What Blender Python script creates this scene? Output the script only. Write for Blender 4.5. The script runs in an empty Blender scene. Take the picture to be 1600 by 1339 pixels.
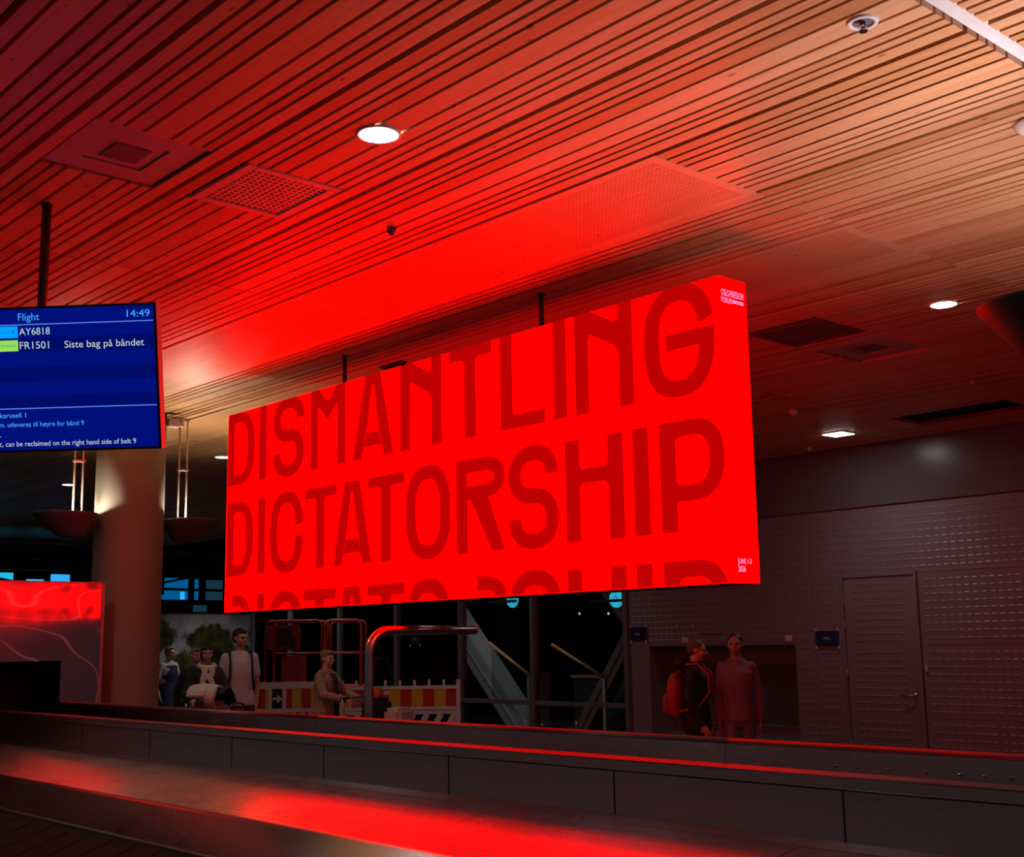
import bpy, bmesh, math, random
from mathutils import Vector, Matrix, Euler
random.seed(7)
C = bpy.context.scene.collection
PI = math.pi
R = math.radians

# ------------------------------------------------------------------ camera
cam_d = bpy.data.cameras.new('camera'); cam = bpy.data.objects.new('camera', cam_d); C.objects.link(cam)
cam_d.sensor_fit = 'HORIZONTAL'; cam_d.sensor_width = 36.0; cam_d.lens = 43.983
cam_d.clip_start = 0.05; cam_d.clip_end = 200
RX = Vector((0.66805358, 0.7439276, -0.01661762)); DY = Vector((-0.1368389, 0.10087, -0.98544425)); FZ = Vector((-0.73142295, 0.66060349, 0.16918479))
cam.matrix_world = Matrix(((RX.x, -DY.x, -FZ.x, 0.0), (RX.y, -DY.y, -FZ.y, 0.0), (RX.z, -DY.z, -FZ.z, 1.65), (0, 0, 0, 1)))
bpy.context.scene.camera = cam

# ------------------------------------------------------------------ world, exposure
sc = bpy.context.scene
sc.view_settings.view_transform = 'Standard'; sc.view_settings.look = 'None'
sc.view_settings.gamma = 1.0; sc.view_settings.exposure = 0.0; sc.view_settings.use_curve_mapping = False
w = bpy.data.worlds.new('hall_air'); sc.world = w; w.use_nodes = True
w.node_tree.nodes['Background'].inputs[0].default_value = (0.85, 0.86, 1.0, 1)
w.node_tree.nodes['Background'].inputs[1].default_value = 0.036
sc.cycles.max_bounces = 8; sc.cycles.diffuse_bounces = 4; sc.cycles.sample_clamp_indirect = 6.0

CEIL = 3.94
SIGN_RED = 10.0            # radiance of the red LED pixels

# ------------------------------------------------------------------ materials
def new_mat(name):
    m = bpy.data.materials.new(name); m.use_nodes = True
    return m, m.node_tree, m.node_tree.nodes['Principled BSDF']
def nd(nt, t, **kw):
    n = nt.nodes.new(t)
    for k, v in kw.items(): setattr(n, k, v)
    return n
def mat(name, col, rough=0.6, metal=0.0, noise=0.12, scale=9.0, bump=0.0, spec=None, coat=0.0):
    m, nt, b = new_mat(name)
    tc = nd(nt, 'ShaderNodeTexCoord'); nz = nd(nt, 'ShaderNodeTexNoise')
    nz.inputs['Scale'].default_value = scale; nz.inputs['Detail'].default_value = 5
    nt.links.new(tc.outputs['Object'], nz.inputs['Vector'])
    mr = nd(nt, 'ShaderNodeMapRange'); mr.inputs['To Min'].default_value = 1 - noise; mr.inputs['To Max'].default_value = 1 + noise
    nt.links.new(nz.outputs['Fac'], mr.inputs['Value'])
    mx = nd(nt, 'ShaderNodeMix', data_type='RGBA', blend_type='MULTIPLY'); mx.inputs['Factor'].default_value = 1
    mx.inputs['A'].default_value = (*col, 1); nt.links.new(mr.outputs['Result'], mx.inputs['B'])
    nt.links.new(mx.outputs['Result'], b.inputs['Base Color'])
    b.inputs['Roughness'].default_value = rough; b.inputs['Metallic'].default_value = metal
    if spec is not None: b.inputs['Specular IOR Level'].default_value = spec
    if coat: b.inputs['Coat Weight'].default_value = coat; b.inputs['Coat Roughness'].default_value = 0.05
    if bump:
        bp = nd(nt, 'ShaderNodeBump'); bp.inputs['Strength'].default_value = bump; bp.inputs['Distance'].default_value = 0.01
        nt.links.new(nz.outputs['Fac'], bp.inputs['Height']); nt.links.new(bp.outputs['Normal'], b.inputs['Normal'])
    return m
def emit(name, col, s):
    m, nt, b = new_mat(name)
    nt.nodes.remove(b); e = nd(nt, 'ShaderNodeEmission')
    e.inputs[0].default_value = (*col, 1); e.inputs[1].default_value = s
    nt.links.new(e.outputs[0], nt.nodes['Material Output'].inputs[0])
    return m
def brushed(name, col, rough, aniso=0.6, streak=0.10):
    m, nt, b = new_mat(name)
    tc = nd(nt, 'ShaderNodeTexCoord'); mp = nd(nt, 'ShaderNodeMapping'); mp.inputs['Scale'].default_value = (0.8, 55, 55)
    nz = nd(nt, 'ShaderNodeTexNoise'); nz.inputs['Scale'].default_value = 3; nz.inputs['Detail'].default_value = 4
    nt.links.new(tc.outputs['Object'], mp.inputs['Vector']); nt.links.new(mp.outputs[0], nz.inputs['Vector'])
    n2 = nd(nt, 'ShaderNodeTexNoise'); n2.inputs['Scale'].default_value = 1.7; n2.inputs['Detail'].default_value = 6
    nt.links.new(tc.outputs['Object'], n2.inputs['Vector'])
    mr = nd(nt, 'ShaderNodeMapRange'); mr.inputs['From Min'].default_value = .3; mr.inputs['From Max'].default_value = .7
    mr.inputs['To Min'].default_value = rough - streak * .6; mr.inputs['To Max'].default_value = rough + streak
    ad = nd(nt, 'ShaderNodeMath', operation='MULTIPLY_ADD'); ad.inputs[1].default_value = .4
    ml = nd(nt, 'ShaderNodeMath', operation='MULTIPLY'); ml.inputs[1].default_value = .6
    nt.links.new(n2.outputs['Fac'], ml.inputs[0]); nt.links.new(nz.outputs['Fac'], ad.inputs[0]); nt.links.new(ml.outputs[0], ad.inputs[2])
    nt.links.new(ad.outputs[0], mr.inputs['Value']); nt.links.new(mr.outputs[0], b.inputs['Roughness'])
    b.inputs['Base Color'].default_value = (*col, 1); b.inputs['Metallic'].default_value = 1
    b.inputs['Anisotropic'].default_value = aniso
    cx = nd(nt, 'ShaderNodeCombineXYZ'); cx.inputs[0].default_value = 1.0      # brushed along the run of the conveyor
    nt.links.new(cx.outputs[0], b.inputs['Tangent']); b.inputs['Anisotropic Rotation'].default_value = .25
    return m
def wood_mat(name, perforated=False):
    m, nt, b = new_mat(name); L = nt.links.new
    tc = nd(nt, 'ShaderNodeTexCoord'); ge = nd(nt, 'ShaderNodeNewGeometry')
    off = nd(nt, 'ShaderNodeMath', operation='MULTIPLY'); off.inputs[1].default_value = 40; L(ge.outputs['Random Per Island'], off.inputs[0])
    cb = nd(nt, 'ShaderNodeCombineXYZ'); L(off.outputs[0], cb.inputs['X']); L(off.outputs[0], cb.inputs['Z'])
    va = nd(nt, 'ShaderNodeVectorMath', operation='ADD'); L(tc.outputs['Object'], va.inputs[0]); L(cb.outputs[0], va.inputs[1])
    mp = nd(nt, 'ShaderNodeMapping'); mp.inputs['Scale'].default_value = (0.9, 16, 1); L(va.outputs[0], mp.inputs['Vector'])
    nz = nd(nt, 'ShaderNodeTexNoise'); nz.inputs['Scale'].default_value = 2.2; nz.inputs['Detail'].default_value = 7; nz.inputs['Distortion'].default_value = .5
    L(mp.outputs[0], nz.inputs['Vector'])
    rp = nd(nt, 'ShaderNodeValToRGB'); L(nz.outputs['Fac'], rp.inputs[0])
    rp.color_ramp.elements[0].position = .28; rp.color_ramp.elements[0].color = (.54, .30, .15, 1)
    rp.color_ramp.elements[1].position = .72; rp.color_ramp.elements[1].color = (.66, .41, .22, 1)
    # tint of each board
    tr = nd(nt, 'ShaderNodeValToRGB'); L(ge.outputs['Random Per Island'], tr.inputs[0])
    tr.color_ramp.elements[0].color = (.80, .66, .50, 1); tr.color_ramp.elements[1].color = (1.12, 1.10, 1.12, 1)
    e = tr.color_ramp.elements.new(.45); e.color = (1.0, .93, .86, 1)
    mu = nd(nt, 'ShaderNodeMix', data_type='RGBA', blend_type='MULTIPLY'); mu.inputs['Factor'].default_value = 1
    L(rp.outputs[0], mu.inputs['A']); L(tr.outputs[0], mu.inputs['B'])
    # knots
    mk = nd(nt, 'ShaderNodeMapping'); mk.inputs['Scale'].default_value = (4.2, 10.5, 0); L(va.outputs[0], mk.inputs['Vector'])
    vo = nd(nt, 'ShaderNodeTexVoronoi'); vo.inputs['Scale'].default_value = 1.0; L(mk.outputs[0], vo.inputs['Vector'])
    kr = nd(nt, 'ShaderNodeMapRange'); kr.inputs['From Min'].default_value = .045; kr.inputs['From Max'].default_value = .115
    kr.inputs['To Min'].default_value = 1; kr.inputs['To Max'].default_value = 0; L(vo.outputs['Distance'], kr.inputs['Value'])
    sp = nd(nt, 'ShaderNodeSeparateColor'); L(vo.outputs['Color'], sp.inputs[0])
    gt = nd(nt, 'ShaderNodeMath', operation='GREATER_THAN'); gt.inputs[1].default_value = .30; L(sp.outputs[0], gt.inputs[0])
    km = nd(nt, 'ShaderNodeMath', operation='MULTIPLY'); L(kr.outputs[0], km.inputs[0]); L(gt.outputs[0], km.inputs[1])
    kk = nd(nt, 'ShaderNodeMath', operation='MULTIPLY'); kk.inputs[1].default_value = .85; L(km.outputs[0], kk.inputs[0])
    mx = nd(nt, 'ShaderNodeMix', data_type='RGBA'); L(kk.outputs[0], mx.inputs['Factor']); L(mu.outputs['Result'], mx.inputs['A'])
    mx.inputs['B'].default_value = (.13, .05, .025, 1)
    last = mx.outputs['Result']
    if perforated:
        fr = nd(nt, 'ShaderNodeVectorMath', operation='FRACTION'); sv = nd(nt, 'ShaderNodeVectorMath', operation='SCALE'); sv.inputs['Scale'].default_value = 1 / .028
        L(tc.outputs['Object'], sv.inputs[0]); L(sv.outputs[0], fr.inputs[0])
        su = nd(nt, 'ShaderNodeVectorMath', operation='SUBTRACT'); su.inputs[1].default_value = (.5, .5, 0); L(fr.outputs[0], su.inputs[0])
        fl = nd(nt, 'ShaderNodeVectorMath', operation='MULTIPLY'); fl.inputs[1].default_value = (1, 1, 0); L(su.outputs[0], fl.inputs[0])
        le = nd(nt, 'ShaderNodeVectorMath', operation='LENGTH'); L(fl.outputs[0], le.inputs[0])
        lt = nd(nt, 'ShaderNodeMath', operation='LESS_THAN'); lt.inputs[1].default_value = .18; L(le.outputs['Value'], lt.inputs[0])
        m3 = nd(nt, 'ShaderNodeMix', data_type='RGBA'); L(lt.outputs[0], m3.inputs['Factor']); L(last, m3.inputs['A']); m3.inputs['B'].default_value = (.17, .09, .05, 1)
        last = m3.outputs['Result']
    L(last, b.inputs['Base Color']); b.inputs['Roughness'].default_value = .42
    b.inputs['Specular IOR Level'].default_value = .35
    return m

M = {}
M['wood'] = wood_mat('pine_boards'); M['wood_perf'] = wood_mat('perforated_pine', True); M['wood_plain'] = mat('pine_plain', (.60, .36, .20), .42)
M['void'] = mat('black_void_cloth', (.004, .004, .004), .95, spec=.05)
M['white_metal'] = mat('white_powder_coat', (.72, .74, .76), .45)
M['cream_metal'] = mat('cream_powder_coat', (.62, .60, .50), .4)
M['hatch'] = mat('hatch_grey', (.42, .38, .38), .5); M['grill'] = mat('grill_grey', (.62, .55, .52), .45)
M['dark_grill'] = mat('vent_dark', (.13, .11, .12), .55)
M['chrome'] = mat('chrome', (.75, .75, .75), .18, 1.0, .03)
M['steel'] = brushed('brushed_steel', (.52, .48, .46), .28, .75, .025); M['deck_steel'] = brushed('deck_steel', (.68, .64, .64), .27, .0, .04)
M['dim_top_steel'] = brushed('dimmed_top_steel', (.085, .07, .075), .5, .4, .015); M['rail_steel'] = brushed('rail_steel', (.45, .40, .39), .27, .7, .012); M['tube_steel'] = brushed('tube_steel', (.6, .57, .56), .2, .2)  # cap and rail tops: same steel, darkened to dim the sign's red reflection
M['rubber'] = mat('black_rubber', (.006, .007, .009), .75, bump=.15, scale=60, spec=.1); M['black'] = mat('black_paint', (.012, .012, .013), .5)
M['gap'] = mat('shadow_gap_black', (.005, .005, .005), .9, spec=.1)
M['wallpanel'] = mat('grey_wall_sheet', (.215, .19, .225), .48, .2, .06, 3); M['wallgloss'] = mat('smooth_grey_fascia', (.13, .115, .13), .26, .0, .06, 3, spec=.3)
M['shutter'] = mat('shutter_grey', (.085, .08, .095), .4, .2); M['frame'] = mat('grey_door_frame', (.21, .20, .225), .4, .2); M['concrete'] = mat('board_concrete', (.20, .18, .155), .75, 0, .22, 2.2, .2)
M['floor'] = mat('dark_stone_floor', (.05, .047, .046), .28, 0, .2, 4); M['darkwall'] = mat('dark_paint', (.012, .013, .016), .7)
M['lintel'] = mat('black_steel_beam', (.006, .006, .007), .7, spec=.15); M['bluewall'] = mat('blue_black_board', (.016, .020, .030), .6)
M['mullion'] = mat('grey_mullion', (.16, .16, .18), .4, .3); M['beam'] = mat('pale_grey_steelwork', (.30, .31, .34), .5, .1); M['beam_red'] = mat('brown_red_steelwork', (.14, .07, .07), .6)
M['handrail'] = mat('oak_handrail', (.40, .20, .09), .4)
M['red'] = emit('led_red', (1, 0, 0), SIGN_RED); M['red_back'] = emit('led_red_back', (1, 0, 0), 2.0); M['letter'] = emit('led_dark_red', (1, 0, 0), .515); M['sidetext'] = emit('led_lilac', (1, .42, .95), 1.0)
M['screen_bg'] = emit('screen_navy', (0, .0052, .19), 1); M['screen_band'] = emit('screen_navy_dark', (0, .0036, .135), 1)
M['s_cyan'] = emit('screen_cyan_text', (.06, .38, 1.0), 1); M['s_white'] = emit('screen_pale_text', (.50, .62, .60), 1); M['s_line'] = emit('screen_rule', (.16, .30, 1.0), 1)
M['s_blue'] = emit('screen_blue_tile', (.0, .35, 1.0), 1); M['s_green'] = emit('screen_green_tile', (.30, .75, .10), 1); M['s_teal'] = emit('screen_teal_print', (.02, .22, .22), 1); M['s_navy'] = emit('screen_navy_print', (.01, .09, .35), 1)
M['lamp'] = emit('lamp_white', (1.0, .98, .93), 30.0); M['lamp_far'] = emit('lamp_cool', (.85, 1.0, .98), 3.0)
M['sky_cyan'] = emit('daylight_cyan', (.02, .50, .80), 1.0); M['sky_blue'] = emit('daylight_blue', (.0, .095, .25), 1.0); M['sky_dim'] = emit('daylight_dim', (.008, .03, .05), 1.0); M['sky_pale'] = emit('daylight_pale', (.03, .42, .95), 1.0)
M['disc_cyan'] = emit('disc_cyan', (.03, .55, .80), 1.0); M['pin'] = emit('pin_white', (.5, .6, .7), 1.0); M['amber_win'] = emit('amber_window', (.20, .12, .05), 1.0)
M['paper'] = mat('paper', (.6, .52, .55), .7); M['navy_sign'] = mat('navy_plate', (.008, .012, .06), .35); M['plate_print'] = mat('plate_print', (.55, .5, .5), .5)
M['plastic_white'] = mat('white_plastic', (.60, .55, .55), .45); M['yellow'] = mat('barrier_yellow', (.62, .32, .02), .5); M['redp'] = mat('barrier_red', (.45, .012, .012), .5)
M['lemon'] = mat('barrier_lemon', (.55, .40, .02), .5); M['orange_paint'] = mat('lift_orange', (.75, .09, .02), .45); M['lift_red'] = mat('lift_dark_red', (.30, .03, .02), .55)
M['bowl'] = mat('pendant_shade', (.055, .085, .09), .5); M['rod'] = mat('pendant_rod', (.55, .48, .42), .35, .6); M['pole'] = mat('mount_pole', (.05, .035, .04), .45, .3)
M['bezel'] = mat('black_bezel', (.008, .008, .009), .35); M['grey_case'] = mat('screen_case', (.30, .28, .28), .5)

def glass_mat():
    m, nt, b = new_mat('clear_pane'); nt.nodes.remove(b)
    t = nd(nt, 'ShaderNodeBsdfTransparent'); t.inputs[0].default_value = (.88, .9, .9, 1)
    g = nd(nt, 'ShaderNodeBsdfGlossy'); g.inputs['Roughness'].default_value = .02; g.inputs['Color'].default_value = (.8, .8, .8, 1)
    f = nd(nt, 'ShaderNodeFresnel'); f.inputs['IOR'].default_value = 1.3
    x = nd(nt, 'ShaderNodeMixShader'); L = nt.links.new
    L(f.outputs[0], x.inputs[0]); L(t.outputs[0], x.inputs[1]); L(g.outputs[0], x.inputs[2]); L(x.outputs[0], nt.nodes['Material Output'].inputs[0])
    return m
M['glass'] = glass_mat()

def swirl_mat():   # glossy charcoal panel printed with thin pale contour lines
    m, nt, b = new_mat('glossy_swirl_panel'); L = nt.links.new
    tc = nd(nt, 'ShaderNodeTexCoord'); mp = nd(nt, 'ShaderNodeMapping'); mp.inputs['Scale'].default_value = (1, .55, 1.3)
    nz = nd(nt, 'ShaderNodeTexNoise'); nz.inputs['Scale'].default_value = 1.1; nz.inputs['Detail'].default_value = 1.0
    L(tc.outputs['Object'], mp.inputs[0]); L(mp.outputs[0], nz.inputs['Vector'])
    mu = nd(nt, 'ShaderNodeMath', operation='MULTIPLY'); mu.inputs[1].default_value = 26; L(nz.outputs['Fac'], mu.inputs[0])
    fr = nd(nt, 'ShaderNodeMath', operation='PINGPONG'); fr.inputs[1].default_value = 1; L(mu.outputs[0], fr.inputs[0])
    rp = nd(nt, 'ShaderNodeValToRGB'); L(fr.outputs[0], rp.inputs[0])
    rp.color_ramp.elements[0].color = (.30, .31, .40, 1); rp.color_ramp.elements[1].color = (.05, .055, .085, 1); rp.color_ramp.elements[1].position = .11
    L(rp.outputs[0], b.inputs['Base Color']); b.inputs['Roughness'].default_value = .10; b.inputs['Specular IOR Level'].default_value = 1.0
    b.inputs['Coat Weight'].default_value = 1.0; b.inputs['Coat Roughness'].default_value = .085; b.inputs['Coat IOR'].default_value = 1.9
    n2 = nd(nt, 'ShaderNodeTexNoise'); n2.inputs['Scale'].default_value = .9; n2.inputs['Detail'].default_value = 0; L(tc.outputs['Object'], n2.inputs['Vector'])
    bp = nd(nt, 'ShaderNodeBump'); bp.inputs['Strength'].default_value = .22; bp.inputs['Distance'].default_value = .12
    L(n2.outputs['Fac'], bp.inputs['Height']); L(bp.outputs[0], b.inputs['Coat Normal']); L(bp.outputs[0], b.inputs['Normal'])
    return m
M['swirl'] = swirl_mat()

def mural_mat():   # printed park photograph: pale sky over dark trees
    m, nt, b = new_mat('printed_park_mural'); L = nt.links.new
    tc = nd(nt, 'ShaderNodeTexCoord'); sp = nd(nt, 'ShaderNodeSeparateXYZ'); L(tc.outputs['Object'], sp.inputs[0])
    nz = nd(nt, 'ShaderNodeTexNoise'); nz.inputs['Scale'].default_value = 2.2; nz.inputs['Detail'].default_value = 9; nz.inputs['Roughness'].default_value = .7; L(tc.outputs['Object'], nz.inputs['Vector'])
    # three crowns: centres (y, z, r)
    prev = None
    for (cy, cz, r) in ((14.75, 1.55, .70), (15.5, 1.35, .45), (13.35, 1.95, .45), (16.1, 1.9, .38), (14.2, 1.2, .5)):
        v = nd(nt, 'ShaderNodeCombineXYZ'); L(sp.outputs['Y'], v.inputs[0]); L(sp.outputs['Z'], v.inputs[1])
        d = nd(nt, 'ShaderNodeVectorMath', operation='DISTANCE'); L(v.outputs[0], d.inputs[0]); d.inputs[1].default_value = (cy, cz, 0)
        s = nd(nt, 'ShaderNodeMath', operation='SUBTRACT'); L(d.outputs['Value'], s.inputs[0]); s.inputs[1].default_value = r
        if prev is None: prev = s
        else:
            mn = nd(nt, 'ShaderNodeMath', operation='MINIMUM'); L(prev.outputs[0], mn.inputs[0]); L(s.outputs[0], mn.inputs[1]); prev = mn
    gz = nd(nt, 'ShaderNodeMath', operation='SUBTRACT'); L(sp.outputs['Z'], gz.inputs[0]); gz.inputs[1].default_value = 1.15
    mn = nd(nt, 'ShaderNodeMath', operation='MINIMUM'); L(prev.outputs[0], mn.inputs[0]); L(gz.outputs[0], mn.inputs[1])
    nn = nd(nt, 'ShaderNodeMath', operation='MULTIPLY_ADD'); L(nz.outputs['Fac'], nn.inputs[0]); nn.inputs[1].default_value = .9; nn.inputs[2].default_value = -.45
    ad = nd(nt, 'ShaderNodeMath', operation='ADD'); L(mn.outputs[0], ad.inputs[0]); L(nn.outputs[0], ad.inputs[1])
    st = nd(nt, 'ShaderNodeMapRange'); st.inputs['From Min'].default_value = -.05; st.inputs['From Max'].default_value = .05; L(ad.outputs[0], st.inputs['Value'])
    gr = nd(nt, 'ShaderNodeValToRGB'); L(nz.outputs['Fac'], gr.inputs[0]); gr.color_ramp.elements[0].position = .38; gr.color_ramp.elements[0].color = (.012, .014, .006, 1); gr.color_ramp.elements[1].position = .66; gr.color_ramp.elements[1].color = (.20, .19, .03, 1)
    sk = nd(nt, 'ShaderNodeValToRGB'); L(nz.outputs['Fac'], sk.inputs[0]); sk.color_ramp.elements[0].position = .35; sk.color_ramp.elements[0].color = (.34, .36, .52, 1); sk.color_ramp.elements[1].position = .65; sk.color_ramp.elements[1].color = (.85, .82, .88, 1)
    mx = nd(nt, 'ShaderNodeMix', data_type='RGBA'); L(st.outputs[0], mx.inputs['Factor']); L(gr.outputs[0], mx.inputs['A']); L(sk.outputs[0], mx.inputs['B'])
    L(mx.outputs['Result'], b.inputs['Base Color']); b.inputs['Roughness'].default_value = .5
    return m
M['mural'] = mural_mat()

# ------------------------------------------------------------------ mesh helpers
def add_box(bm, a, b, mi=0, rot=None, org=None):
    x0, y0, z0 = a; x1, y1, z1 = b
    vs = [Vector(p) for p in ((x0, y0, z0), (x1, y0, z0), (x1, y1, z0), (x0, y1, z0), (x0, y0, z1), (x1, y0, z1), (x1, y1, z1), (x0, y1, z1))]
    if rot is not None:
        o = Vector(org) if org is not None else sum(vs, Vector()) / 8
        vs = [o + rot @ (v - o) for v in vs]
    vv = [bm.verts.new(v) for v in vs]
    for f in ((0, 3, 2, 1), (4, 5, 6, 7), (0, 1, 5, 4), (1, 2, 6, 5), (2, 3, 7, 6), (3, 0, 4, 7)):
        bm.faces.new([vv[i] for i in f]).material_index = mi
def add_bar(bm, p, q, wx, wy, mi=0, up=Vector((0, 0, 1))):   # rectangular bar from p to q
    p = Vector(p); q = Vector(q); d = (q - p).normalized()
    s = d.cross(up)
    if s.length < 1e-4: s = d.cross(Vector((0, 1, 0)))
    s.normalize(); u = s.cross(d).normalized()
    vv = [bm.verts.new(c + s * a * wx / 2 + u * b * wy / 2) for c in (p, q) for a, b in ((-1, -1), (1, -1), (1, 1), (-1, 1))]
    for f in ((0, 1, 2, 3), (7, 6, 5, 4), (0, 4, 5, 1), (1, 5, 6, 2), (2, 6, 7, 3), (3, 7, 4, 0)):
        bm.faces.new([vv[i] for i in f]).material_index = mi
def add_tube(bm, pts, r, seg=12, mi=0, cap=True, smooth=True):
    pts = [Vector(p) for p in pts]; n = len(pts)
    rr = r if isinstance(r, (list, tuple)) else [r] * n
    rings = []; prev_u = None
    for i, p in enumerate(pts):
        d = (pts[min(i + 1, n - 1)] - pts[max(i - 1, 0)]).normalized()
        if prev_u is None:
            u = d.cross(Vector((0, 0, 1)))
            if u.length < 1e-3: u = d.cross(Vector((0, 1, 0)))
        else: u = prev_u - d * prev_u.dot(d)
        u.normalize(); prev_u = u; v = d.cross(u)
        rings.append([bm.verts.new(p + (u * math.cos(2 * PI * k / seg) + v * math.sin(2 * PI * k / seg)) * rr[i]) for k in range(seg)])
    for a, b in zip(rings, rings[1:]):
        for k in range(seg):
            f = bm.faces.new((a[k], a[(k + 1) % seg], b[(k + 1) % seg], b[k])); f.material_index = mi; f.smooth = smooth
    if cap:
        bm.faces.new(rings[0][::-1]).material_index = mi; bm.faces.new(rings[-1]).material_index = mi
def add_rings(bm, rings, seg=24, mi=0, cap0=True, cap1=True, smooth=True):   # rings: (cx, cy, z, rx, ry)
    rs = [[bm.verts.new((cx + rx * math.cos(2 * PI * k / seg), cy + ry * math.sin(2 * PI * k / seg), z)) for k in range(seg)] for cx, cy, z, rx, ry in rings]
    for a, b in zip(rs, rs[1:]):
        for k in range(seg):
            f = bm.faces.new((a[k], a[(k + 1) % seg], b[(k + 1) % seg], b[k])); f.material_index = mi; f.smooth = smooth
    if cap0: bm.faces.new(rs[0][::-1]).material_index = mi
    if cap1: bm.faces.new(rs[-1]).material_index = mi
def add_prism(bm, poly, y0, y1, mi=0):   # polygon in (x, z) pushed from y0 to y1
    a = [bm.verts.new((x, y0, z)) for x, z in poly]; b = [bm.verts.new((x, y1, z)) for x, z in poly]
    bm.faces.new(a).material_index = mi; bm.faces.new(b[::-1]).material_index = mi
    n = len(poly)
    for i in range(n): bm.faces.new((a[i], b[i], b[(i + 1) % n], a[(i + 1) % n])).material_index = mi
def obj(name, bm, m, parent=None, bevel=0.0, fix=True):
    if fix: bmesh.ops.recalc_face_normals(bm, faces=bm.faces)
    if bevel: bmesh.ops.bevel(bm, geom=[e for e in bm.edges if e.is_manifold and e.calc_face_angle(0) > .6], offset=bevel, segments=2, affect='EDGES', clamp_overlap=True)
    me = bpy.data.meshes.new(name); bm.to_mesh(me); bm.free()
    for x in (m if isinstance(m, (list, tuple)) else [m]): me.materials.append(x)
    o = bpy.data.objects.new(name, me); C.objects.link(o)
    if parent is not None: o.parent = parent
    return o
def thing(name, label, cat, loc=(0, 0, 0), rotz=0.0, group=None):
    o = bpy.data.objects.new(name, None); C.objects.link(o); o.empty_display_size = .1
    o.location = loc; o.rotation_euler = (0, 0, rotz)
    o['label'] = label; o['category'] = cat
    if group: o['group'] = group
    return o
def tag(o, label, cat, group=None):
    o['label'] = label; o['category'] = cat
    if group: o['group'] = group
    return o
def struct(o): o['kind'] = 'structure'; return o
def bx(name, a, b, m, parent=None, bevel=0.0):
    bm = bmesh.new(); add_box(bm, a, b); return obj(name, bm, m, parent, bevel)
def dup(root, loc, label, group=None, rotz=None):
    r = root.copy(); C.objects.link(r); r.location = loc; r['label'] = label
    if rotz is not None: r.rotation_euler = (0, 0, rotz)
    if group: r['group'] = group
    for ch in list(root.children):
        c = ch.copy(); C.objects.link(c); c.parent = r
        for g in ch.children:
            d = g.copy(); C.objects.link(d); d.parent = c
    return r
def text_mesh(name, s, m, parent, origin, right, up, width=None, height=None, lift=.0015):
    """flat lettering: origin = left end of the base line, right/up = unit vectors; fitted to width and cap height"""
    cu = bpy.data.curves.new(name, 'FONT'); cu.body = s; cu.resolution_u = 3
    t = bpy.data.objects.new(name + '_tmp', cu); C.objects.link(t)
    bpy.context.view_layer.update()
    me = bpy.data.meshes.new_from_object(t.evaluated_get(bpy.context.evaluated_depsgraph_get()))
    bpy.data.objects.remove(t); bpy.data.curves.remove(cu)
    xs = [v.co.x for v in me.vertices]; x0, x1 = min(xs), max(xs)
    sx = width / (x1 - x0) if width else None
    sy = height / .728 if height else sx
    if sx is None: sx = sy
    n = right.cross(up)
    for v in me.vertices:
        v.co = origin + right * ((v.co.x - x0) * sx) + up * (v.co.y * sy) + n * lift
    me.materials.append(m); me.name = name
    o = bpy.data.objects.new(name, me); C.objects.link(o)
    if parent is not None: o.parent = parent
    return o
def spot(name, loc, energy, col, size=R(110), blend=.6, rad=.07, parent=None, up=False, tilt=None):
    l = bpy.data.lights.new(name, 'SPOT'); l.energy = energy; l.color = col; l.spot_size = size; l.spot_blend = blend; l.shadow_soft_size = rad
    o = bpy.data.objects.new(name, l); C.objects.link(o); o.location = loc
    if tilt: o.rotation_euler = tilt
    elif up: o.rotation_euler = (PI, 0, 0)
    if parent is not None: o.parent = parent
    return o

# ------------------------------------------------------------------ floor
struct(bx('floor', (-34, -6, -.1), (8, 26, 0), M['floor']))

# ------------------------------------------------------------------ slatted ceiling
gaps = [1.492, 1.582, 1.721, 1.813, 1.878, 1.939, 2.033, 2.123, 2.187, 2.251, 2.346, 2.481, 2.569, 2.634, 2.695, 2.789, 2.881, 2.946, 3.008, 3.104, 3.239, 3.33, 3.396, 3.459,
        3.556, 3.643, 3.712, 3.773, 3.874, 4.003, 4.098, 4.163, 4.224, 4.325, 4.421, 4.494, 4.557, 4.656, 4.797, 4.892, 4.956, 5.019, 5.121, 5.22, 5.285, 5.347, 5.449, 5.598, 5.691, 5.768, 5.836,
        5.937, 6.032, 6.10, 6.167, 6.265, 6.415, 6.496, 6.578, 6.647, 6.748]
step = [.135, .092, .066, .063, .098, .09, .066, .063, .097]
wide = {2.033, 2.789, 3.556, 4.325, 5.121, 5.937, 1.492}
g = gaps[-1]; i = 0
while g < 13.1:
    g += step[i % 9] * 1.04; i += 1; gaps.append(round(g, 3))
    if i % 9 == 5: wide.add(round(g, 3))
g = gaps[0]; i = 0
while g > -2.5:
    g -= step[(4 - i) % 9]; i += 1; gaps.insert(0, round(g, 3))
cuts = [(-5.66, -5.045, 2.13, 2.69), (-5.66, -5.06, 2.89, 3.455), (-8.91, -8.295, 2.89, 3.455), (-8.91, -8.295, 2.13, 2.69), (-12.6, -3.752, 4.345, 5.145), (-12.6, -3.752, 5.945, 6.665),
        (-5.70, -5.05, 7.60, 8.22), (-5.69, -5.06, 8.42, 9.12), (-7.05, -5.76, 11.8, 12.45)]
seams = [(-30.0, 0), (-26.5, .004), (-23.25, .004), (-20.0, .004), (-16.75, .004), (-13.5, .004), (-10.15, .004), (-7.0, .006), (-3.752, .004), (-2.105, .042), (1.15, .02), (4.4, .004)]
bm = bmesh.new()
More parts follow.
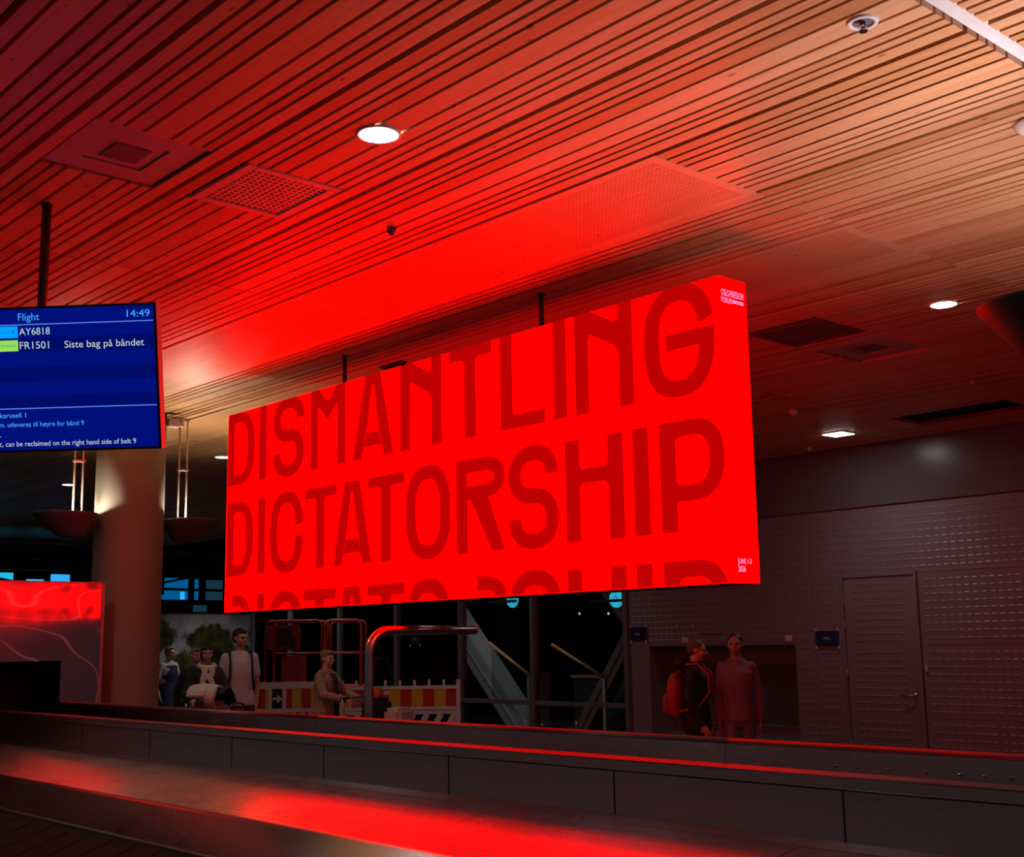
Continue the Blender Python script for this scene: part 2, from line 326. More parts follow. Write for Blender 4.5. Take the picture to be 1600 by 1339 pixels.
for a, b in zip(gaps, gaps[1:]):
    ya = a + (.017 if a in wide else .0095); yb = b - (.017 if b in wide else .0095)
    if yb > 13.22: continue
    for (sa, ga), (sb, gb) in zip(*((lambda q: (q, q[1:]))([sm for sm in seams if ya > 4.3 or abs(sm[0] + 3.752) > .1]))):
        iv = [(max(sa + ga, -26.9), sb - gb)]
        if iv[0][0] >= iv[0][1]: continue
        for (cx0, cx1, cy0, cy1) in cuts:
            if min(yb, cy1) - max(ya, cy0) > .5 * (yb - ya):
                nv = []
                for (p, q) in iv:
                    if cx1 <= p or cx0 >= q: nv.append((p, q)); continue
                    if cx0 > p: nv.append((p, cx0))
                    if cx1 < q: nv.append((cx1, q))
                iv = nv
        for (p, q) in iv:
            if q - p < .02: continue
            add_box(bm, (p, ya, CEIL), (q, yb, CEIL + .045), 0)
add_box(bm, (-26.9, -2.6, CEIL + .10), (4.4, 13.3, CEIL + .13), 1)
add_box(bm, (-26.9, 13.301, CEIL), (-22.7, 20, CEIL + .06), 1)
struct(obj('ceiling', bm, [M['wood'], M['void']]))
# white carrier strip seen through the open joint
bm = bmesh.new(); add_box(bm, (-2.146, -2.5, CEIL + .026), (-2.064, 13.2, CEIL + .034))
struct(obj('trim_1', bm, M['white_metal']))
# perforated panels let into the boards
for nm, (x0, x1, y0, y1) in (('trim_3', (-6.997, -3.755, 4.338, 5.138)), ('trim_4', (-12.6, -7.003, 4.338, 5.138)), ('trim_5', (-12.6, -3.755, 5.953, 6.658))):
    bm = bmesh.new(); e = .05
    add_box(bm, (x0 + e, y0 + e, CEIL), (x1 - e, y1 - e, CEIL + .02), 1)
    for a, b in (((x0, y0), (x1, y0 + e)), ((x0, y1 - e), (x1, y1)), ((x0, y0 + e), (x0 + e, y1 - e)), ((x1 - e, y0 + e), (x1, y1 - e))): add_box(bm, (a[0], a[1], CEIL), (b[0], b[1], CEIL + .02), 0)
    struct(obj(nm, bm, [M['wood_plain'], M['wood_perf']]))

# --- hatch, grilles and vents in the ceiling
def hatch(x0, x1, y0, y1, label):
    t = thing('ceiling_hatch', label, 'hatch', ((x0 + x1) / 2, (y0 + y1) / 2, CEIL))
    hx = (x1 - x0) / 2; hy = (y1 - y0) / 2; ix = hx * .52; iy = hy * .54
    bm = bmesh.new()
    for a, b in (((-hx, -hy), (hx, -iy)), ((-hx, iy), (hx, hy)), ((-hx, -iy), (-ix, iy)), ((ix, -iy), (hx, iy))):
        add_box(bm, (a[0], a[1], .012), (b[0], b[1], .02))
    obj('frame_plate', bm, M['hatch'], t)
    bm = bmesh.new(); add_box(bm, (-ix + .006, -iy + .006, .018), (ix - .006, iy - .006, .03)); obj('inner_cover', bm, M['hatch'], t)
    bm = bmesh.new(); add_box(bm, (-ix * .62, -iy * .6, .013), (ix * .62, iy * .6, .018)); obj('lens', bm, M['dark_grill'], t)
    return t
hatch(-5.655, -5.05, 2.135, 2.685, 'square grey access plate in the ceiling at upper left, with a recessed cover')
def grille(x0, x1, y0, y1, label, n=15, mt='grill', cat='vent'):
    t = thing('ceiling_grille', label, cat, ((x0 + x1) / 2, (y0 + y1) / 2, CEIL))
    hx = (x1 - x0) / 2; hy = (y1 - y0) / 2; fr = .055
    bm = bmesh.new()
    for a, b in (((-hx, -hy), (hx, -hy + fr)), ((-hx, hy - fr), (hx, hy)), ((-hx, -hy + fr), (-hx + fr, hy - fr)), ((hx - fr, -hy + fr), (hx, hy - fr))):
        add_box(bm, (a[0], a[1], -.004), (b[0], b[1], .014))
    obj('frame', bm, M[mt], t, .002)
    bm = bmesh.new()
    px = 2 * (hx - fr) / n; py = 2 * (hy - fr) / n
    for k in range(1, n):
        add_box(bm, (-hx + fr + k * px - .0075, -hy + fr, .002), (-hx + fr + k * px + .0075, hy - fr, .016))
        add_box(bm, (-hx + fr, -hy + fr + k * py - .0075, .0025), (hx - fr, -hy + fr + k * py + .0075, .0165))
    obj('lattice', bm, M[mt], t)
    bm = bmesh.new(); add_box(bm, (-hx + .01, -hy + .01, .030), (hx - .01, hy - .01, .034)); obj('backing', bm, M['void'], t)
    return t
grille(-5.655, -5.065, 2.90, 3.445, 'square egg-crate air grille in the ceiling beside the access plate', 13)
grille(-8.905, -8.30, 2.90, 3.445, 'square air grille just above the top left of the blue flight screen')
grille(-5.69, -5.055, 7.61, 8.20, 'dark lattice air vent in the ceiling right of the red sign, nearer of the two', 17, 'dark_grill')
hatch(-5.68, -5.07, 8.43, 9.11, 'dark square ceiling plate just behind the dark lattice vent')
t = thing('slot_diffuser', 'long black open slot in the dim ceiling at far right', 'vent', (-6.4, 12.12, CEIL))
bm = bmesh.new(); add_box(bm, (-.62, -.29, .03), (.62, .29, .05)); obj('slot_cavity', bm, M['gap'], t)
bm = bmesh.new(); add_box(bm, (-.62, .24, -.002), (.62, .29, .03)); obj('slot_lip', bm, M['dark_grill'], t)

# --- downlights
def downlight(x, y, label, mt='lamp', energy=14, group='round downlights in the ceiling', z=CEIL):
    t = thing('downlight', label, 'lamp', (x, y, z), 0, group)
    bm = bmesh.new(); add_rings(bm, [(0, 0, 0, .105, .105), (0, 0, -.006, .103, .103), (0, 0, -.006, .088, .088), (0, 0, .0, .086, .086)], 32, cap0=False, cap1=False); obj('trim_ring', bm, M['white_metal'], t)
    bm = bmesh.new(); add_rings(bm, [(0, 0, -.001, .088, .088), (0, 0, -.008, .080, .080)], 32); obj('lens', bm, M[mt], t)
    if energy: spot('downlight_beam', (0, 0, -.03), energy, (1, .95, .86), R(150 if energy == 40 else 120), .7, .07, t)
    return t
downlight(-4.38, 3.17, 'lit round downlight in red boards right of the air grille', 'lamp', 14)
downlight(-4.27, 7.95, 'lit round downlight in the dark red ceiling right of the sign', 'lamp', 14)
downlight(-13.52, 7.46, 'lit round downlight peeking out at left edge of the red sign', 'lamp_far', 30)
downlight(-17.04, 7.02, 'small distant lit downlight left of the hanging rods under the flight screen', 'lamp_far', 30)
for x, y, lab in ((-9.3, 3.17, 'lit downlight just beyond the left edge, over the flight screen'), (-14.1, 3.17, 'lit downlight far left of the flight screen'), (-4.4, -1.6, 'lit downlight behind the viewer, nearer the column row'),
                  (-9.3, -1.6, 'lit downlight behind and left of the viewer'), (.5, 3.17, 'lit downlight right of the viewer over the carousel'), (.5, -1.6, 'lit downlight behind and right of the viewer'), (-9.2, 7.95, 'lit downlight hidden behind the red sign'), (-18.3, 11.8, 'added fill downlight above the scissor lift, unseen behind the red sign'), (-14.1, 11.2, 'lit downlight hidden behind the red sign near the glass'), (-20.6, 12.4, 'added fill downlight unseen behind the left end of the red sign'), (-25.0, 14.6, 'added fill downlight for the tree mural, unseen behind the red sign')):
    downlight(x, y, lab, 'lamp', {-14.1: 6, -20.6: 110, -18.3: 50, -25.0: 60, -9.2: 14}.get(x, 6) if (y < 11 and not (x == -9.3 and y > 0)) or x < -15 else 40)  # lamps by the lift, sign's left end and mural are unseen, added as fill
t = thing('square_light', 'lit square ceiling light close to the grey back wall', 'lamp', (-7.93, 12.16, CEIL))
bm = bmesh.new(); add_box(bm, (-.14, -.14, -.012), (.14, .14, .02)); obj('frame', bm, M['white_metal'], t, .004)
bm = bmesh.new(); add_box(bm, (-.125, -.125, -.016), (.125, .125, -.0125)); obj('diffuser', bm, M['lamp'], t)
spot('square_light_beam', (0, 0, -.04), 16, (.95, .97, 1), R(130), .7, .1, t)
# --- sprinklers and detectors
t = thing('sprinkler_head', 'recessed sprinkler with a white ring in the bright pine boards at upper right', 'sprinkler', (-2.36, 3.95, CEIL))
bm = bmesh.new(); add_rings(bm, [(0, 0, .0, .060, .060), (0, 0, -.008, .057, .057), (0, 0, -.008, .042, .042), (0, 0, .004, .040, .040)], 28, cap0=False, cap1=False); obj('ring', bm, M['white_metal'], t)
bm = bmesh.new(); add_rings(bm, [(0, 0, -.002, .042, .042), (0, 0, -.0005, .041, .041)], 28); obj('cup', bm, M['dark_grill'], t)
bm = bmesh.new(); add_tube(bm, [(0, 0, 0), (0, 0, -.035)], .009); add_rings(bm, [(0, 0, -.035, .017, .017), (0, 0, -.04, .017, .017)], 16); add_box(bm, (-.013, -.003, -.036), (.013, .003, -.005)); obj('nozzle', bm, M['chrome'], t)
def nub(x, y, r, h, m, label, cat, name):
    t = thing(name, label, cat, (x, y, CEIL))
    bm = bmesh.new(); add_rings(bm, [(0, 0, .0, r, r), (0, 0, -h * .4, r, r), (0, 0, -h * .75, r * .75, r * .75)], 20); obj('base', bm, m, t)
    bm = bmesh.new(); add_rings(bm, [(0, 0, -h * .7, r * .45, r * .45), (0, 0, -h, r * .4, r * .4)], 16); obj('sensor_tip', bm, m, t)
    return t
nub(-5.39, 3.99, .025, .045, M['dark_grill'], 'tiny dark sprinkler in the bright red boards below the downlight', 'sprinkler', 'sprinkler_head')
nub(-7.37, 10.53, .055, .06, M['white_metal'], 'small round smoke detector in the dark ceiling above the square light', 'detector', 'smoke_detector')
nub(-5.47, 10.6, .02, .04, M['white_metal'], 'tiny pale sprinkler in the dark ceiling at right, before the black slot', 'sprinkler', 'sprinkler_head')
nub(-8.78, 12.82, .03, .04, M['white_metal'], 'tiny sensor beside the grey wall, left of the square light', 'detector', 'smoke_detector')
nub(-2.37, 5.38, .10, .05, M['cream_metal'], 'cream round ceiling fitting cut off by right edge of the picture', 'detector', 'ceiling_fitting')

# ------------------------------------------------------------------ LED sign
SX0, SX1, SY0, SY1, SZ0, SZ1 = -9.744, -4.26, 5.43, 5.679, 1.947, 3.674
sign = thing('led_sign', 'huge glowing red box sign reading DISMANTLING DICTATORSHIP, hung from the wooden ceiling', 'sign', ((SX0 + SX1) / 2, 5.555, SZ0))
so = Vector(sign.location)
def sbx(name, a, b, m, bevel=0): 
    return bx(name, Vector(a) - so, Vector(b) - so, m, sign, bevel)
sbx('housing', (SX0 + .012, SY0 + .012, SZ0), (SX1 - .012, SY1 - .012, SZ1), M['black'])
sbx('front_screen', (SX0, SY0, SZ0 + .006), (SX1 - .001, SY0 + .012, SZ1 - .002), M['red'])
sbx('back_screen', (SX0, SY1 - .012, SZ0 + .006), (SX1 - .001, SY1, SZ1 - .002), M['red_back'])
sbx('end_screen', (SX1 - .012, SY0 + .0135, SZ0 + .006), (SX1, SY1 - .0135, SZ1 - .002), M['red'])
sbx('end_screen', (SX0, SY0 + .0135, SZ0 + .006), (SX0 + .012, SY1 - .0135, SZ1 - .002), M['red_back'])
for x in (-8.13, -5.84):
    bm = bmesh.new(); add_tube(bm, [(x - so.x, 0, SZ1 - so.z), (x - so.x, 0, CEIL - so.z)], .016); add_rings(bm, [(x - so.x, 0, CEIL - so.z, .026, .026), (x - so.x, 0, CEIL - .012 - so.z, .026, .026)], 16)
    obj('hanging_rod', bm, M['black'], sign)
bm = bmesh.new(); add_bar(bm, (-7.62 - so.x, 0, SZ1 + .075 - so.z), (-7.35 - so.x, 0, SZ1 + .075 - so.z), .05, .02); add_tube(bm, [(-7.36 - so.x, 0, SZ1 - so.z), (-7.36 - so.x, 0, SZ1 + .07 - so.z)], .012)
obj('bracket', bm, M['black'], sign)

# lettering: outlines in (x, height above base line); cap height .635
H0 = .635
def sup(t, n):
    c, s = math.cos(t), math.sin(t)
    return math.copysign(abs(c) ** (2 / n), c), math.copysign(abs(s) ** (2 / n), s)
class Pen:
    def __init__(self, base, yplane, zc=None, below=True): self.bm = None; self.b = base; self.y = yplane; self.zc = zc; self.below = below
    def done(self):
        bm = self.bm; self.bm = None
        if bm is None: return
        if self.zc is not None:
            bmesh.ops.bisect_plane(bm, geom=bm.verts[:] + bm.edges[:] + bm.faces[:], plane_co=(0, 0, self.zc), plane_no=(0, 0, -1 if self.below else 1), clear_outer=True)
        bmesh.ops.translate(bm, verts=bm.verts, vec=-so)
        for f in bm.faces:
            f.normal_update()
            if f.normal.y > 0: f.normal_flip()
        obj('letter', bm, M['letter'], sign, fix=False)
    def glyph(self, fn, *a): self.bm = bmesh.new(); fn(self, *a); self.done()
    def poly(self, pts):
        self.bm.faces.new([self.bm.verts.new((x, self.y, self.b + z)) for x, z in pts])
    def rect(self, x0, x1, z0, z1): self.poly([(x0, z0), (x1, z0), (x1, z1), (x0, z1)])
    def strip(self, A, B, closed=False):
        a = [self.bm.verts.new((x, self.y, self.b + z)) for x, z in A]; b = [self.bm.verts.new((x, self.y, self.b + z)) for x, z in B]
        n = len(a)
        for i in range(n if closed else n - 1):
            self.bm.faces.new((a[i], a[(i + 1) % n], b[(i + 1) % n], b[i]))
    def arc(self, cx, cz, a, b, ai, bi, t0, t1, n=2.5, ni=2.5, k=28):
        A = []; B = []
        for i in range(k + 1):
            t = t0 + (t1 - t0) * i / k
            p = sup(t, n); q = sup(t, ni); A.append((cx + a * p[0], cz + b * p[1])); B.append((cx + ai * q[0], cz + bi * q[1]))
        self.strip(A, B)
    def ribbon(self, pts, wx, wz):
        A = []; B = []
        for i, (x, z) in enumerate(pts):
            x0, z0 = pts[max(i - 1, 0)]; x1, z1 = pts[min(i + 1, len(pts) - 1)]
            dx, dz = x1 - x0, z1 - z0; l = math.hypot(dx, dz); nx, nz = -dz / l, dx / l
            w_ = .5 * math.hypot(wx * nx, wz * nz); A.append((x + nx * w_, z + nz * w_)); B.append((x - nx * w_, z - nz * w_))
        self.strip(A, B)
ST = .118; HT = .088
def bowl(p, xs, cx, x1, z0, z1, ht=HT, xi=None, stem=True):
    xi = xi if xi is not None else x1 - ST; cz = (z0 + z1) / 2; hb = (z1 - z0) / 2
    k = 24; A = []; B = []
    for i in range(k + 1):
        t = PI / 2 - PI * i / k; q = sup(t, 2.3); r_ = sup(t, 2.4)
        A.append((cx + (x1 - cx) * q[0], cz + hb * q[1])); B.append((cx + (xi - cx) * r_[0], cz + (hb - ht) * r_[1]))
    p.strip(A, B)
    p.rect(xs, cx, z1 - ht, z1); p.rect(xs, cx, z0, z0 + ht)
    # rounded inner corners beside the stem
    rr = min(.05, (hb - ht) * .5)
    for zc, sg in ((z1 - ht, -1), (z0 + ht, 1)):
        for j in range(4):
            t0, t1 = PI / 2 * j / 4, PI / 2 * (j + 1) / 4
            p.poly([(xs, zc), (xs + rr * (1 - math.sin(t0)), zc + sg * rr * (1 - math.cos(t0))), (xs + rr * (1 - math.sin(t1)), zc + sg * rr * (1 - math.cos(t1)))])
def gD(p, x0, x1, stem=True, cut=None):
    if stem: p.rect(x0, x0 + ST - .005, 0, H0)
    bowl(p, x0 + ST - .01, x0 + .20, x1, -.0, H0)
def gI(p, x0, x1): p.rect(x0, x1, 0, H0)
def gC(p, x0, x1, zt=.375, zb=.272):
    cx = (x0 + x1) / 2; a = (x1 - x0) / 2; b = H0 / 2 + .013; cz = H0 / 2
    n = 2.5; tt = math.asin(((zt - cz) / b) ** (n / 2)); tb = math.asin(((cz - zb) / b) ** (n / 2))
    p.arc(cx, cz, a, b, a - ST, b - HT - .01, tt, 2 * PI - tb, n, 2.6, 48)
def gO(p, x0, x1):
    cx = (x0 + x1) / 2; a = (x1 - x0) / 2; b = H0 / 2 + .014
    p.arc(cx, H0 / 2, a, b, a - ST, b - .1, 0, 2 * PI, 2.5, 2.7, 56)
def gT(p, x0, x1): 
    c = (x0 + x1) / 2; p.rect(x0, x1, H0 - .082, H0); p.rect(c - .061, c + .061, 0, H0 - .08)
    for s in (-1, 1):
        for j in range(4):
            t0, t1 = PI / 2 * j / 4, PI / 2 * (j + 1) / 4; r_ = .035
            p.poly([(c + s * .06, H0 - .081), (c + s * (.06 + r_ * (1 - math.sin(t0))), H0 - .081 - r_ * (1 - math.cos(t0))), (c + s * (.06 + r_ * (1 - math.sin(t1))), H0 - .081 - r_ * (1 - math.cos(t1)))])
def gA(p, x0, x1):
    c = (x0 + x1) / 2; tw = .1; ft = .118
    p.poly([(x0, 0), (x0 + ft, 0), (x0 + ft + .012, .055), (c - .068, .25), (c - .012, .55), (c, .562), (c, H0), (c - tw, H0)])
    p.poly([(x1, 0), (x1 - ft, 0), (x1 - ft - .012, .055), (c + .068, .25), (c + .012, .55), (c, .562), (c, H0), (c + tw, H0)])
    p.poly([(x0 + ft + .012, .055), (x0 + ft + .038, .09), (x1 - ft - .038, .09), (x1 - ft - .012, .055), (c + .078, .21), (c + .06, .195), (c - .06, .195), (c - .078, .21)][::1])
def gS(p, x0, x1):
    cx = (x0 + x1) / 2; a = (x1 - x0) / 2 - ST / 2; mid = .325; top = H0 - HT / 2 + .011; bot = HT / 2 - .011
    bu = (top - mid) / 2; bl = (mid - bot) / 2; P = []
    n = 2.25
    for i in range(29):
        t = R(-2) + R(272) * i / 28; q = sup(t, n); P.append((cx + a * q[0], mid + bu + bu * q[1]))
    for i in range(1, 29):
        t = R(90) - R(272) * i / 28; q = sup(t, n); P.append((cx + a * q[0], mid - bl + bl * q[1]))
    p.ribbon(P, ST, HT + .012)
def gM(p, x0, x1):
    c = (x0 + x1) / 2; s = .11
    p.rect(x0, x0 + s, 0, .49); p.rect(x1 - s, x1, 0, .49)
    p.poly([(x0, .49), (x0 + s, .49), (x0 + s + .02, .482), (c, .37), (c, .53), (c - .02, .535), (c - .115, H0), (x0, H0)])
    p.poly([(x1, .49), (x1 - s, .49), (x1 - s - .02, .482), (c, .37), (c, .53), (c + .02, .535), (c + .115, H0), (x1, H0)])
def gN(p, x0, x1):
    s = .118
    p.rect(x0, x0 + s, 0, H0); p.rect(x1 - s, x1, 0, H0)
    p.poly([(x0 + s, H0), (x0 + s, .465), (x0 + s + .02, .49), (x1 - s - .03, .385), (x1 - s, .34), (x1 - s, .55), (x1 - s - .03, .535), (x0 + s + .03, H0)])
def gL(p, x0, x1): 
    p.rect(x0, x0 + .122, 0, H0); p.rect(x0 + .122, x1, 0, .09)
    for j in range(4):
        t0, t1 = PI / 2 * j / 4, PI / 2 * (j + 1) / 4; r_ = .035; xx = x0 + .121
        p.poly([(xx, .089), (xx + r_ * (1 - math.sin(t0)), .089 + r_ * (1 - math.cos(t0))), (xx + r_ * (1 - math.sin(t1)), .089 + r_ * (1 - math.cos(t1)))])
def gG(p, x0, x1):
    gC(p, x0, x1, .42, .300)
    p.rect(x1 - .36, x1 - .001, .268, .362)
    p.rect(x1 - ST - .002, x1 - .001, .24, .30)
def gR(p, x0, x1, stem=True):
    if stem: p.rect(x0, x0 + ST, 0, H0)
    if stem: bowl(p, x0 + ST - .01, x0 + .28, x1, .358, H0, .093, x1 - .108)
    else:
        p.rect(x0 + .21, x0 + .28, H0 - .093, H0)
        k = 16; A = []; B = []
        for i in range(k + 1):
            t = PI / 2 - PI * i / k; q = sup(t, 2.3); A.append((x0 + .28 + (x1 - x0 - .28) * q[0], .497 + .138 * q[1])); B.append((x0 + .28 + (x1 - .108 - x0 - .28) * q[0], .497 + .045 * q[1]))
        p.strip(A, B)
    p.poly([(x0 + .15, .36), (x0 + .335, .36), (x1 - .005, 0), (x1 - .133, 0)])
def gH(p, x0, x1):
    s = .126; p.rect(x0, x0 + s, 0, H0); p.rect(x1 - s, x1, 0, H0); p.rect(x0 + s, x1 - s, .356, .447)
    for xx, sx in ((x0 + s, 1), (x1 - s, -1)):
        for zz, sz in ((.447, 1), (.356, -1)):
            for j in range(4):
                t0, t1 = PI / 2 * j / 4, PI / 2 * (j + 1) / 4; r_ = .035
                p.poly([(xx, zz), (xx + sx * r_ * (1 - math.sin(t0)), zz + sz * r_ * (1 - math.cos(t0))), (xx + sx * r_ * (1 - math.sin(t1)), zz + sz * r_ * (1 - math.cos(t1)))])
def gP(p, x0, x1): 
    p.rect(x0, x0 + .122, 0, H0); bowl(p, x0 + .115, x0 + .255, x1, .17, H0, .093, x1 - .105)
def row2(p, scroll=False):
    for a in ((gD, -9.722, -9.281, not scroll), (gI, -9.207, -9.091), (gC, -9.018, -8.510), (gT, -8.492, -8.045), (gA, -8.087, -7.583), (gT, -7.628, -7.181), (gO, -7.163, -6.652), (gR, -6.590, -6.089, not scroll),
              (gS, -6.052, -5.586), (gH, -5.521, -5.028), (gI, -4.949, -4.825), (gP, -4.741, -4.270)): p.glyph(*a)
PLN = SY0 - .0025
p = Pen(3.037, PLN, SZ1 - .003, False)
for a in ((gD, -9.735, -9.281), (gI, -9.208, -9.091), (gS, -8.986, -8.512), (gM, -8.419, -7.930), (gA, -7.829, -7.311), (gN, -7.227, -6.743), (gT, -6.662, -6.205), (gL, -6.120, -5.690), (gI, -5.608, -5.489), (gN, -5.414, -4.921), (gG, -4.832, -4.300)): p.glyph(*a)
row2(Pen(2.252, PLN)); row2(Pen(1.455, PLN, SZ0 + .008, True), True)
ex, ez = Vector((0, 1, 0)), Vector((0, 0, 1))
for s, y, z, wd, h in (('OSLO', 5.447, 3.563, .075, .040), ('FREEDOM', 5.527, 3.563, .122, .040), ('FORUM', 5.447, 3.522, .094, .034), ('JUNE 1-3', 5.486, 2.058, .120, .030), ('2026', 5.486, 2.014, .066, .034)):
    text_mesh('end_lettering', s, M['sidetext'], sign, Vector((SX1 + .001, y, z)) - so, ex, ez, wd, h)
bm = bmesh.new()
for z in (3.546, 3.535): add_box(bm, (SX1 + .0005 - so.x, 5.548 - so.y, z - .003 - so.z), (SX1 + .002 - so.x, 5.648 - so.y, z + .003 - so.z))
obj('end_rules', bm, M['sidetext'], sign)

# ------------------------------------------------------------------ flight information screen
RT = Vector((-5.65655, 2.73146, 3.35380)); th, tl = R(44), R(12)
hv = Vector((-math.cos(th), -math.sin(th), 0)); n0 = Vector((math.sin(th), -math.cos(th), 0))
dn = Vector((0, 0, -1)) * math.cos(tl) - n0 * math.sin(tl); nn = n0 * math.cos(tl) - Vector((0, 0, 1)) * math.sin(tl)
scr = thing('flight_screen', 'blue arrivals screen listing flights AY6818 and FR1501, hung on a pole at left', 'screen', (-6.21, 2.38, CEIL))
sl = Vector(scr.location)
def SP(a, b, d=0.0): return RT + hv * a + dn * b + nn * d - sl
def sbox(name, a0, a1, b0, b1, d0, d1, m):
    bm = bmesh.new(); vs = [bm.verts.new(SP(a, b, d)) for d in (d0, d1) for a, b in ((a0, b0), (a1, b0), (a1, b1), (a0, b1))]
    for f in ((0, 1, 2, 3), (7, 6, 5, 4), (0, 4, 5, 1), (1, 5, 6, 2), (2, 6, 7, 3), (3, 7, 4, 0)): bm.faces.new([vs[i] for i in f])
    return obj(name, bm, m, scr)
SW, SH = 1.30, .73
sbox('case', 0, SW, 0, SH, -.065, -.004, M['grey_case']); sbox('bezel', 0, SW, 0, SH, -.0039, -.0005, M['bezel'])
sbox('display', .014, SW - .014, .012, SH - .012, -.0004, .001, M['screen_bg'])
for b0, b1 in ((.155, .226), (.301, .375), (.447, .507)): sbox('display_band', .014, SW - .014, b0, b1, .0011, .0014, M['screen_band'])
sbox('display_rule', .015, SW - .02, .0875, .0915, .0015, .002, M['s_line']); sbox('display_rule', .014, SW - .02, .508, .512, .0015, .002, M['s_line'])
sbox('airline_tile', .712, .93, .096, .155, .0015, .002, M['s_blue']); sbox('airline_tile', .713, .93, .166, .221, .0015, .002, M['s_green'])
sbox('airline_mark', .745, .795, .1245, .1262, .0021, .0024, M['s_navy'])
bm = bmesh.new()
for k in range(4):
    a = .738 - .002 * k; b = .128 - .004 * k; vs = [bm.verts.new(SP(a + dx, b + dz, .0023)) for dx, dz in ((.0035, .0035), (-.0025, .0035), (-.0035, -.001), (.0025, -.001))]; bm.faces.new(vs)
obj('airline_mark', bm, M['s_navy'], scr)
def stext(s, a, b, wd, h, m): text_mesh('display_text', s, M[m], scr, SP(a, b, .002), -hv, -dn, wd, h)
stext('RYANAIR', .800, .199, .078, .012, 's_teal')
stext('Flight', .707, .069, .110, .038, 's_cyan'); stext('14:49', .148, .0685, .117, .037, 's_cyan')
stext('AY6818', .704, .1415, .158, .037, 's_white'); stext('FR1501', .704, .2115, .151, .038, 's_white'); stext('Siste bag på båndet', .473, .212, .407, .0365, 's_white')
stext('karusell 1', .822, .5545, .133, .0255, 's_cyan'); stext('m. utleveres til høyre for bånd 9', .828, .6015, .437, .0255, 's_cyan'); stext('.', .827, .651, None, .026, 's_white')
stext('c. can be reclaimed on the right hand side of belt 9', .832, .6995, .704, .0265, 's_white')
bm = bmesh.new(); pb = SP(.66, .25, -.15); add_tube(bm, [(0, 0, 0), (0, 0, pb.z)], .024, 16); obj('ceiling_pole', bm, M['pole'], scr)
bm = bmesh.new(); add_rings(bm, [(0, 0, 0, .03, .03), (0, 0, -.01, .03, .03)], 20); obj('ceiling_flange', bm, M['pole'], scr)
bm = bmesh.new(); add_bar(bm, (0, 0, pb.z + .05), SP(.66, .22, -.06), .12, .05); add_bar(bm, (0, 0, pb.z + .02), SP(.66, .40, -.06), .12, .04); obj('mount_arm', bm, M['pole'], scr)

# ------------------------------------------------------------------ pendant uplights around the columns
def pendant(x, y, sgn, label, energy, col, rodlab=None):
    # sgn: the long slope of the shade points to -Y (sgn=-1) or +Y (sgn=1)
    t = thing('pendant_uplight', label, 'lamp', (x, y, CEIL), 0, 'bowl uplights hung in pairs beside the columns')
    zt = 2.918 - CEIL; zb = 2.70 - CEIL
    bm = bmesh.new(); seg = 32
    prof = [(0, .0, .30), (.0, -.012, .297), (.012, -.06, .262), (.028, -.12, .222), (.045, -.18, .178), (.058, -.225, .140), (.063, -.248, .105), (.065, -.256, .06)]
    add_rings(bm, [(0, sgn * (.115 - o_), zt + dz * .85, r_ * .92, r_) for o_, dz, r_ in prof], seg, cap0=False)
    o = obj('shade', bm, M['bowl'], t)
    md = o.modifiers.new('wall', 'SOLIDIFY'); md.thickness = .006; md.offset = 1
    bm = bmesh.new(); add_rings(bm, [(0, sgn * .08, zt - .17, .11, .11), (0, sgn * .08, zt - .14, .11, .11)], 24); obj('lamp_disc', bm, M['cream_metal'], t)
    for s in (-1, 1):
        bm = bmesh.new(); add_tube(bm, [(s * .012, s * .036, 0), (s * .012, s * .036, zt - .16)], .0095, 10); obj('rod', bm, M['rod'], t)
    for zz in (-.012, -.52, zt + .012): bm = bmesh.new(); add_box(bm, (-.03, -.052, zz - .010), (.03, .052, zz + .008)); obj('rod_clip', bm, M['rod'], t)
    l = spot('uplight_beam', (0, sgn * .08, zt - .09), energy, col, R(156), .35, .07, t, up=True)
    return t
WARM = (1.0, .80, .58)
pendant(-11.45, 4.81, -1, 'bowl uplight on twin rods left of the concrete column, under the flight screen', 85, (1, .82, .60))
pendant(-11.45, 5.88, 1, 'bowl uplight on twin rods between the concrete column and the red sign', 85, (1, .82, .60))
pendant(-2.09, 4.86, -1, 'dark bowl uplight cut off by the right edge, under the bright boards', 80, (1, .78, .80))
pendant(-2.09, 5.90, 1, 'second bowl uplight beyond the one cut off by the right edge', 60, (1, .78, .80))

# ------------------------------------------------------------------ column
bm = bmesh.new(); add_rings(bm, [(0, 0, z, .325, .325) for z in (0, 1.0, 2.0, 3.0, CEIL + .03)], 48)
col = obj('concrete_column', bm, M['concrete']); col.location = (-11.47, 5.34, 0); tag(col, 'thick round concrete column behind the flight screen and swirl panel', 'column')
t = thing('wall_speaker', 'small white box fixed at top of the concrete column', 'sensor', (-11.28, 5.70, 3.86))
bm = bmesh.new(); add_box(bm, (-.04, -.09, -.05), (.05, .03, .03)); obj('body', bm, M['white_metal'], t, .008)
bm = bmesh.new(); add_box(bm, (.0, .03, -.04), (.045, .07, .0)); obj('bracket', bm, M['white_metal'], t)

